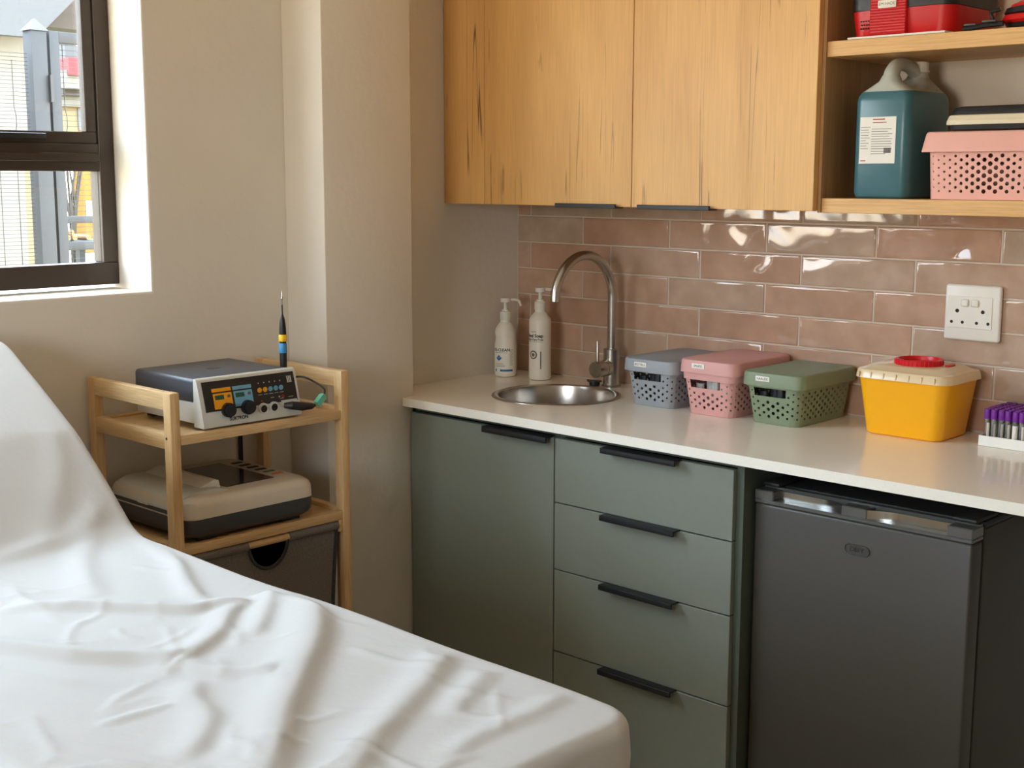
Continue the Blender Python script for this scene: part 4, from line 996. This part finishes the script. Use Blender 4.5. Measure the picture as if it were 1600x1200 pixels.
bm = NB(); loft(bm, [gr(.0506, .002), gr(.051, .0), gr(.076, .002), gr(.086, .010), gr(.0925, .024, .034), gr(.0945, .040, .034)]); up_ = obj('upper_case', bm, m_beige, t)
# raised printer cover along the -y end
bm = NB()
prof = [(gy0 + .0005, .060), (gy0 - .0008, .066), (gy0 + .002, .078), (gy0 + .010, .092), (gy0 + .030, .1005), (gy0 + .075, .104), (gy0 + .108, .1015), (gy0 + .125, .0955), (gy0 + .125, .0935), (gy0 + .03, .0935), (gy0 + .01, .08)]
loft(bm, [[(x, y, ZG + z) for y, z in prof] for x in (gx0 + .03, gx1 - .035)]); pc = obj('printer_cover', bm, m_grey, t, smooth=40)
bm = NB(); box(bm, gx0 + .034, gx1 - .045, gy0 - .0016, gy0 + .004, ZG + .0545, ZG + .063, bev=.0005, seg=1); obj('paper_slot', bm, m_darkgrey, t)
bm = NB(); box(bm, gcx - .03, gcx + .012, gy0 - .0035, gy0 + .003, ZG + .062, ZG + .0685, bev=.001, seg=1); obj('latch', bm, m_grey, pc)
bm = NB()
loft(bm, [[(x, gy0 + .070, ZG + .104), (x, gy0 + .105, ZG + .116), (x, gy0 + .118, ZG + .114), (x, gy0 + .122, ZG + .0975)] for x in (gx0 + .05, gcx + .01, gx1 - .06)]); obj('paper_flap', bm, m_paper, pc, smooth=0)
bm = NB(); box(bm, gx0 + .055, gx1 - .060, gy0 + .138, gy1 - .075, ZG + .0935, ZG + .0962, bev=.0012, seg=1); obj('display', bm, m_display, up_)
for k in range(6):
    x = gx0 + .075 + k * .032; bm = NB(); box(bm, x, x + .013, gy1 - .058, gy1 - .030, ZG + .0935, ZG + .0962, bev=.001, seg=1)
    obj('key', bm, (m_fridgedk, m_fridgedk, m_fridgedk, m_fridgedk, M('key_green', S(90, 120, 80), .5), M('key_orange', S(210, 130, 70), .5))[k], up_)

# ================================================================== TREATMENT COUCH AND SHEET
BZ = .82
BX0, BX1, BY0, BY1 = .045, 1.752, -2.250, -1.622
px_ = np.array([.0, .0663, .1201, .2223, .3673, .4785, .560, .600, .640, .70, 1.8])
pz_ = np.array([1.176, 1.1512, 1.1294, 1.0743, .9925, .9067, .838, .8235, .8205, .82, .82])
xs_f = np.linspace(-.02, 1.8, 600); zs_f = np.interp(xs_f, px_, pz_)
ker = np.exp(-np.linspace(-2, 2, 17) ** 2); ker /= ker.sum(); zs_f = np.convolve(np.pad(zs_f, 8, mode='edge'), ker, 'valid')
def zprof(x): return np.interp(x, xs_f, zs_f)
t = thing('treatment_couch', 'treatment couch with raised backrest in front of the cart', 'couch', (.9, -1.93, 0))
bm = NB(); box(bm, .66, 1.735, BY0 + .02, BY1 - .02, .71, .802, bev=.02, seg=3); obj('seat_cushion', bm, m_vinyl, t)
ang = math.atan2(1.13 - .80, .53)
bm = NB(); box(bm, 0, .62, BY0 + .02, BY1 - .02, -.085, -.012, bev=.02, seg=3)
for v in bm.verts:
    x, z = v.co.x, v.co.z; v.co.x = .585 - x * math.cos(ang) * .93 + z * math.sin(ang) * 1.0; v.co.z = .805 + x * math.sin(ang) + z * math.cos(ang) - .008
obj('backrest', bm, m_vinyl, t)
bm = NB(); box(bm, .40, 1.70, BY0 + .06, BY0 + .10, .66, .705); box(bm, .40, 1.70, BY1 - .10, BY1 - .06, .66, .705); box(bm, .40, .44, BY0 + .10, BY1 - .10, .66, .705); box(bm, 1.66, 1.70, BY0 + .10, BY1 - .10, .66, .705); obj('frame', bm, m_chrome, t, smooth=0)
for x in (.50, 1.62):
    for y in (BY0 + .08, BY1 - .08):
        bm = NB(); tube(bm, [(x, y, .0), (x, y, .659)], .02, 14); obj('leg', bm, m_chrome, t)
# ---- sheet: folds as ridges along traced creases (x, y polyline, height, width left, width right)
FOLDS = [
 ([(.793, -1.992), (.888, -1.909), (1.014, -1.812), (1.032, -1.77), (1.06, -1.72)], .0125, .012, .032),
 ([(.90, -2.10), (.967, -2.075), (1.075, -2.026), (1.151, -1.963), (1.195, -1.941)], .0145, .013, .034),
 ([(1.195, -1.941), (1.268, -1.913), (1.33, -1.869)], .0095, .013, .026),
 ([(.593, -1.633), (.751, -1.664), (.908, -1.734), (1.003, -1.768)], .0085, .022, .014),
 ([(.545, -1.70), (.60, -1.735), (.662, -1.782), (.794, -1.844), (.864, -1.862)], .0065, .030, .022),
 ([(1.06, -1.72), (1.075, -1.766), (1.138, -1.831), (1.179, -1.903), (1.216, -1.973)], .0095, .030, .012),
 ([(1.05, -1.650), (1.085, -1.662), (1.156, -1.676), (1.252, -1.744), (1.36, -1.856), (1.446, -1.947), (1.549, -2.041), (1.62, -2.12)], .0165, .048, .022),
 ([(1.04, -1.665), (1.077, -1.697), (1.152, -1.768), (1.187, -1.806)], .0075, .026, .014),
 ([(1.26, -1.95), (1.311, -1.987), (1.38, -2.01), (1.436, -2.061), (1.456, -2.1)], .0080, .030, .016),
 ([(1.303, -2.115), (1.304, -2.055), (1.312, -2.018)], .0035, .010, .008),
 ([(1.43, -1.645), (1.446, -1.68), (1.494, -1.761), (1.562, -1.895), (1.615, -1.978), (1.66, -2.06)], .0100, .036, .020),
 ([(1.52, -1.66), (1.53, -1.69), (1.566, -1.763), (1.588, -1.797)], .0055, .024, .014),
 ([(1.64, -1.655), (1.649, -1.672), (1.654, -1.734), (1.654, -1.827), (1.676, -1.91)], .0050, .022, .014),
 ([(.95, -2.15), (1.08, -2.11), (1.18, -2.06)], .0030, .014, .010),
 ([(.70, -1.93), (.80, -1.95), (.93, -1.96)], .0030, .012, .010),
 ([(.36, -1.66), (.44, -1.70), (.52, -1.76), (.58, -1.82)], .0055, .030, .022),
 ([(.50, -1.64), (.545, -1.70), (.57, -1.78), (.58, -1.90)], .0060, .020, .018),
 ([(.55, -1.95), (.60, -1.98), (.70, -1.99)], .0045, .026, .018),
]
rs = random.Random(11)
for _ in range(70):
    cx_, cy_ = rs.uniform(.62, 1.72), rs.uniform(-2.22, -1.64); a = rs.choice((rs.gauss(-.75, .3), rs.gauss(.45, .35), rs.gauss(1.5, .4))); L_ = rs.uniform(.03, .09); k_ = rs.uniform(-.012, .012)
    FOLDS.append(([(cx_ - L_ * math.cos(a), cy_ - L_ * math.sin(a)), (cx_ - k_ * math.sin(a), cy_ + k_ * math.cos(a)), (cx_ + L_ * math.cos(a), cy_ + L_ * math.sin(a))], rs.uniform(.0008, .0024), rs.uniform(.006, .014), rs.uniform(.005, .009)))
def fold_height(X, Y):
    H = np.zeros_like(X)
    for poly, h, wl, wr in FOLDS:
        P = np.array([tuple(v)[:2] for v in catmull([(a, b, 0) for a, b in poly], 6)])
        best = np.full(X.shape, 9.0); sgn = np.zeros_like(X); tt = np.zeros_like(X)
        n = len(P) - 1
        for i in range(n):
            a, b = P[i], P[i + 1]; d = b - a; L2 = d @ d + 1e-12
            s = np.clip(((X - a[0]) * d[0] + (Y - a[1]) * d[1]) / L2, 0, 1)
            dx, dy = X - a[0] - s * d[0], Y - a[1] - s * d[1]; dist = np.hypot(dx, dy)
            m = dist < best
            best = np.where(m, dist, best); sgn = np.where(m, np.sign(d[0] * dy - d[1] * dx), sgn); tt = np.where(m, (i + s) / n, tt)
        # steeper flank towards +x (away from the window)
        wdt = np.where(sgn > 0, wr, wl)
        H += h * np.exp(-(best / wdt) ** 2) * np.clip(np.minimum(tt, 1 - tt) * 5, 0.05, 1) ** .7
    return H * np.clip((BY1 - .012 - Y) / .05, .12, 1)
RE, RC = .020, .034
NXs, NYs = 330, 128
gx = np.linspace(BX0 + RE, BX1 - RE, NXs + 1); gy_ = np.linspace(BY0 + RE, BY1 - RE, NYs + 1)
X, Y = np.meshgrid(gx, gy_, indexing='ij'); X = X.copy(); Y = Y.copy()
for sxn in (-1, 1):
    for syn in (-1, 1):
        cx_ = (BX1 - RE - RC) if sxn > 0 else (BX0 + RE + RC); cy_ = (BY1 - RE - RC) if syn > 0 else (BY0 + RE + RC)
        a = (X - cx_) * sxn / RC; b = (Y - cy_) * syn / RC; m = (a > 0) & (b > 0)
        a2 = np.where(m, a * np.sqrt(np.clip(1 - b * b / 2, 0, 1)), a); b2 = np.where(m, b * np.sqrt(np.clip(1 - a * a / 2, 0, 1)), b)
        X = np.where(m, cx_ + sxn * a2 * RC, X); Y = np.where(m, cy_ + syn * b2 * RC, Y)
Zs = zprof(X) + fold_height(X, Y)
rng = np.random.RandomState(3)
for _ in range(26):
    kx, ky = rng.uniform(-16, 16, 2); Zs += .00055 * np.sin(kx * X + ky * Y + rng.uniform(0, 6.28))
# belly of the cushion and slack towards the foot end
Zs += -.004 * np.clip((X - 1.55) / .2, 0, 1) ** 2
verts = np.stack([X, Y, Zs], -1).reshape(-1, 3).tolist()
idx = lambda i, j: i * (NYs + 1) + j
faces = [(idx(i, j), idx(i + 1, j), idx(i + 1, j + 1), idx(i, j + 1)) for i in range(NXs) for j in range(NYs)]
loop = [(i, 0) for i in range(NXs)] + [(NXs, j) for j in range(NYs)] + [(i, NYs) for i in range(NXs, 0, -1)] + [(0, j) for j in range(NYs, 0, -1)]
bp = [Vector(verts[idx(i, j)]) for i, j in loop]; nb = len(bp)
nrm = []
for k in range(nb):
    tg = bp[(k + 1) % nb] - bp[k - 1]; nrm.append(Vector((tg.y, -tg.x, 0)).normalized())
prev = [idx(i, j) for i, j in loop]
for q in range(1, 15):
    if q <= 6:
        a = PI / 2 * q / 6; off, dz = RE * math.sin(a), RE * (1 - math.cos(a))
    else: off, dz = RE + .002 * math.sin(q), RE + (q - 6) * .016
    cur = []
    for k in range(nb):
        wv = (.0045 * math.sin(k * .11) + .003 * math.sin(k * .37 + 1)) * max(0, (dz - RE)) / .13
        p = bp[k] + nrm[k] * (off + wv); cur.append(len(verts)); verts.append((p.x, p.y, p.z - dz))
    for k in range(nb):
        j = (k + 1) % nb; faces.append((prev[k], cur[k], cur[j], prev[j]))
    prev = cur
me = bpy.data.meshes.new('bed_sheet'); me.from_pydata(verts, [], faces); me.update(); me.shade_smooth(); me.materials.append(m_sheet)
o = bpy.data.objects.new('bed_sheet', me); COL.objects.link(o)
tagit(o, 'white crumpled cotton sheet covering the treatment couch', 'sheet')

# ================================================================== OUTSIDE THE WINDOW
m_ground = M('sunny_paving', S(190, 170, 138), .9, var=.08, vscale=2)
m_grass = M('lawn', S(60, 84, 24), .9, var=.25, vscale=6)
m_steelpost = M('galvanised_grey', S(28, 30, 32), .6, var=.06)
m_wire = M('fence_wire', S(30, 30, 30), .6)
m_whitewall = M('white_cladding', S(100, 96, 86), .8, var=.03)
m_roofgrey = M('grey_roof_sheet', S(62, 64, 66), .7, var=.04)
m_soffit = M('brown_soffit', S(52, 45, 38), .8, var=.12, vscale=3)
m_redband = M('red_fascia', S(122, 26, 32), .7)
m_cream = M('cream_plaster', S(120, 104, 74), .85, var=.05)
m_ochre = M('ochre_plaster', S(118, 82, 14), .85, var=.05)
m_logs = M('cut_logs', S(150, 110, 64), .8, var=.25, vscale=12)
def at(px, py, D):
    q = ray(px, py); return CAM + q * D / math.hypot(q[0], q[1])
struct('ground', bx(-46, XO, -34, 34, -.3, -.06), m_ground, 'sunlit paving outside the window')
FX = -4.4
py_ = lambda px, py: on(0, FX, px, py)
def fence_wires(y0, y1, z0, z1, x, vs=.1, hs=.021):
    bm = NB(); z = z0
    while z < z1: box(bm, x - .0015, x + .0015, y0, y1, z, z + .0032); z += hs
    y = y0 + .03; k = 0
    while y < y1:
        pts = []; zz = z0; 
        while zz <= z1: pts.append((x + .004 + (.018 if int((zz - z0) / .55) % 2 and (zz - z0) % .55 < .1 else 0), y, zz)); zz += .05
        tube(bm, pts, .0028, 4); y += vs; k += 1
    return bm
# post with pyramid cap
a = py_(42, 60); b = py_(66, 60); ya, yb = a[1], b[1]
t = thing('fence_post', 'grey steel gate post with a pointed cap outside the window', 'post', (FX, (ya + yb) / 2, -.06))
zt = py_(50, 48)[2]
obj('shaft', bx(FX - .05, FX + .05, ya, yb, -.06, zt, bev=.004), m_steelpost, t)
bm = NB(); ym2, hw = (ya + yb) / 2, (yb - ya) / 2 + .012
loft(bm, [[(FX - hw, ym2 - hw, zt), (FX + hw, ym2 - hw, zt), (FX + hw, ym2 + hw, zt), (FX - hw, ym2 + hw, zt)], [(FX + sx_ * .004, ym2 + sy_ * .004, zt + .066) for sx_, sy_ in ((-1, -1), (1, -1), (1, 1), (-1, 1))]]); obj('cap', bm, m_roofgrey, t, smooth=0)
bm = NB(); box(bm, FX + .03, FX + .07, yb, yb + .02, py_(70, 160)[2], py_(70, 118)[2]); obj('latch', bm, m_black, t)
# fence panel to the left of the post
t = thing('mesh_fence', 'dense wire mesh fence panel left of the grey gate post', 'fence', (FX, -1.2, -.06))
w_ = obj('wire_mesh', fence_wires(-3.2, ya - .006, .1, zt - .12, FX), m_wire, t, smooth=0); w_['kind'] = 'stuff'
# gate to the right
g0 = py_(72.5, 60)[1]; g1 = py_(88, 60)[1]; gz = py_(80, 49)[2]
t = thing('steel_gate', 'grey steel gate with mesh and two cross rails outside the window', 'gate', (FX, g0 + .6, -.06))
obj('stile', bx(FX - .03, FX + .03, g0, g1, .02, gz, bev=.003), m_steelpost, t)
obj('stile', bx(FX - .03, FX + .03, g0 + 1.15, g1 + 1.15, .02, gz, bev=.003), m_steelpost, t)
obj('top_rail', bx(FX - .029, FX + .029, g1, g0 + 1.15, gz - .062, gz - .001, bev=.003), m_steelpost, t)
for pyy, hh in ((338, .040), (378, .048)):
    z = py_(104, pyy)[2]; obj('cross_rail', bx(FX - .025, FX + .025, g1, g0 + 1.15, z - hh, z, bev=.003), m_steelpost, t)
w_ = obj('wire_mesh', fence_wires(g1, g0 + 1.15, .1, gz - .062, FX, vs=.14, hs=.03), m_wire, t, smooth=0); w_['kind'] = 'stuff'
# white clad outbuilding behind the fence, with carport roof
DX = -8.6
q = lambda px, py: on(0, DX, px, py)
y1 = q(64, 200)[1]; zr = q(20, 55)[2]
t = thing('outbuilding', 'white clad outbuilding with grey roof edge behind the mesh fence', 'building', (DX, -2.5, -.06))
obj('wall', bx(DX - 3, DX, -6, y1, -.06, zr), m_whitewall, t, smooth=0)
bm = NB()
r0, r1, r2 = q(-60, 54), q(36, 54), q(112, -14)
loft(bm, [[(DX + .25, -6.2, zr - .03), (DX + .25, r1[1], zr - .03), (DX + .25, r2[1], r2[2]), (DX + .25, -6.2, r2[2] + .15)], [(DX + .15, -6.2, zr - .03), (DX + .15, r1[1], zr - .03), (DX + .15, r2[1], r2[2]), (DX + .15, -6.2, r2[2] + .15)]]); obj('roof_edge', bm, m_roofgrey, t, smooth=0)
s0, s1, s2 = q(60, 40), q(150, 49), q(150, -30)
bm = NB(); loft(bm, [[(x, s0[1] - .2, s0[2]), (x, s1[1] + .8, s1[2] - .02), (x, s2[1] + .8, s2[2] + .2), (x, s0[1] - .2, s2[2] + .2)] for x in (DX + .02, DX - .4)]); obj('soffit', bm, m_soffit, t, smooth=0)
# far house seen through the gate
HX = -15.0
h = lambda px, py: on(0, HX, px, py)
t = thing('far_house', 'far cream house with red fascia band seen through the gate', 'building', (HX, 6.0, -.06))
ya, yb2 = h(84, 150)[1], h(190, 150)[1]
def hb(name, px0, px1, py0, py1, mat, dx=0.0, dep=.3):
    a = h(px0, py1); b = h(px1, py0); obj(name, bx(HX - dep + dx, HX + dx, a[1], b[1], a[2], b[2]), mat, t, smooth=0)
hb('wall', 90, 205, 160, 205, m_cream); hb('fascia', 86, 205, 101, 119, m_redband, .4, .3); hb('gutter', 86, 205, 119, 139, m_whitewall, .35, .3); hb('eave', 88, 205, 139, 150, m_soffit, .2, .4); hb('beam', 88, 205, 150, 166, m_whitewall, .1)
a, b, c2 = h(86, 100), h(205, 100), h(86, 60)
bm = NB(); loft(bm, [[(x, a[1], a[2]), (x, b[1], b[2] + .02), (x, b[1] - .9, b[2] + .1), (x, a[1], c2[2])] for x in (HX + .3, HX - 2.5)]); obj('roof', bm, m_roofgrey, t, smooth=0)
hb('window', 122, 136, 170, 203, m_darkgrey, .02, .05); hb('lower_wall', 96, 131, 206, 420, m_whitewall, -.6); hb('pillar', 131, 150, 206, 395, m_ochre, .1)
a = h(127, 338); b = h(143, 313)
tagit(obj('sign_board', bx(HX + .15, HX + .18, a[1], b[1], a[2], b[2]), m_paper, loc=(HX + .16, a[1], a[2])), 'small white notice board on the ochre pillar outside', 'sign')
a = py_(147, 410); b = py_(166, 410)
tagit(obj('cream_post', bx(FX - .9, FX - .8, a[1] + .05, b[1] + .14, -.06, 1.75), m_cream, loc=(FX - .85, a[1], -.06)), 'cream plastered post behind the gate', 'post')
# bare tree behind the gate, cut logs and a strip of lawn
TXo = -12.5; tr = lambda px, py: on(0, TXo, px, py)
t = thing('bare_tree', 'bare branching shrub behind the gate', 'tree', (TXo, tr(115, 340)[1], -.06))
bm = NB()
for x0, x1, xm in ((112, 104, 109), (114, 118, 112), (118, 108, 116), (120, 128, 121), (116, 124, 119), (110, 100, 104)):
    tube(bm, catmull([(TXo, tr(114, 420)[1], .0605), tuple(tr((x0 + 114) / 2, 360)), tuple(tr(xm, 310)), tuple(tr(x1, 262))], 5), [.03 - .0012 * k for k in range(16)], 6)
obj('branches', bm, m_soffit, t)
LX = -11.0; lg = lambda px, py: on(0, LX, px, py)
for px, z, lab_ in ((107.5, 372, 'left log of the bottom row in the firewood pile outside'), (117.5, 372, 'middle log of the bottom row in the firewood pile outside'), (139, 372, 'lone firewood log at the right end of the bench outside'), (112.5, 363.2, 'top log of the small firewood pile outside')):
    c0 = lg(px, z); r = .0295; c0[2] = lg(107.5, 372)[2] if z == 372 else c0[2]
    bm = NB(); tube(bm, [(LX - .45, c0[1], c0[2]), (LX, c0[1], c0[2])], r, 12)
    tagit(obj('cut_log', bm, m_logs, loc=(LX, c0[1], c0[2] - r)), lab_, 'log', 'firewood logs behind the gate')
a = lg(98, 379); b = lg(160, 379); zb_ = lg(107.5, 372)[2] - .0301
tagit(obj('log_bench', (lambda bb: [box(bb, LX - .5, LX + .02, a[1], b[1], zb_ - .06, zb_), box(bb, LX - .4, LX - .3, a[1] + .05, a[1] + .12, .061, zb_ - .06), box(bb, LX - .4, LX - .3, b[1] - .12, b[1] - .05, .061, zb_ - .06), bb][-1])(NB()), m_steelpost, loc=(LX, a[1], -.06), smooth=0), 'low grey bench carrying the firewood outside', 'bench')
la, lb_ = lg(104, 392), lg(170, 392)
gr_ = obj('lawn', bx(LX - 6, LX + 3.2, la[1] - 1, lb_[1] + 3, -.06, .06), m_grass, loc=(LX, la[1], -.06), smooth=0); tagit(gr_, 'strip of bright green lawn beyond the gate', 'grass', kind='stuff')
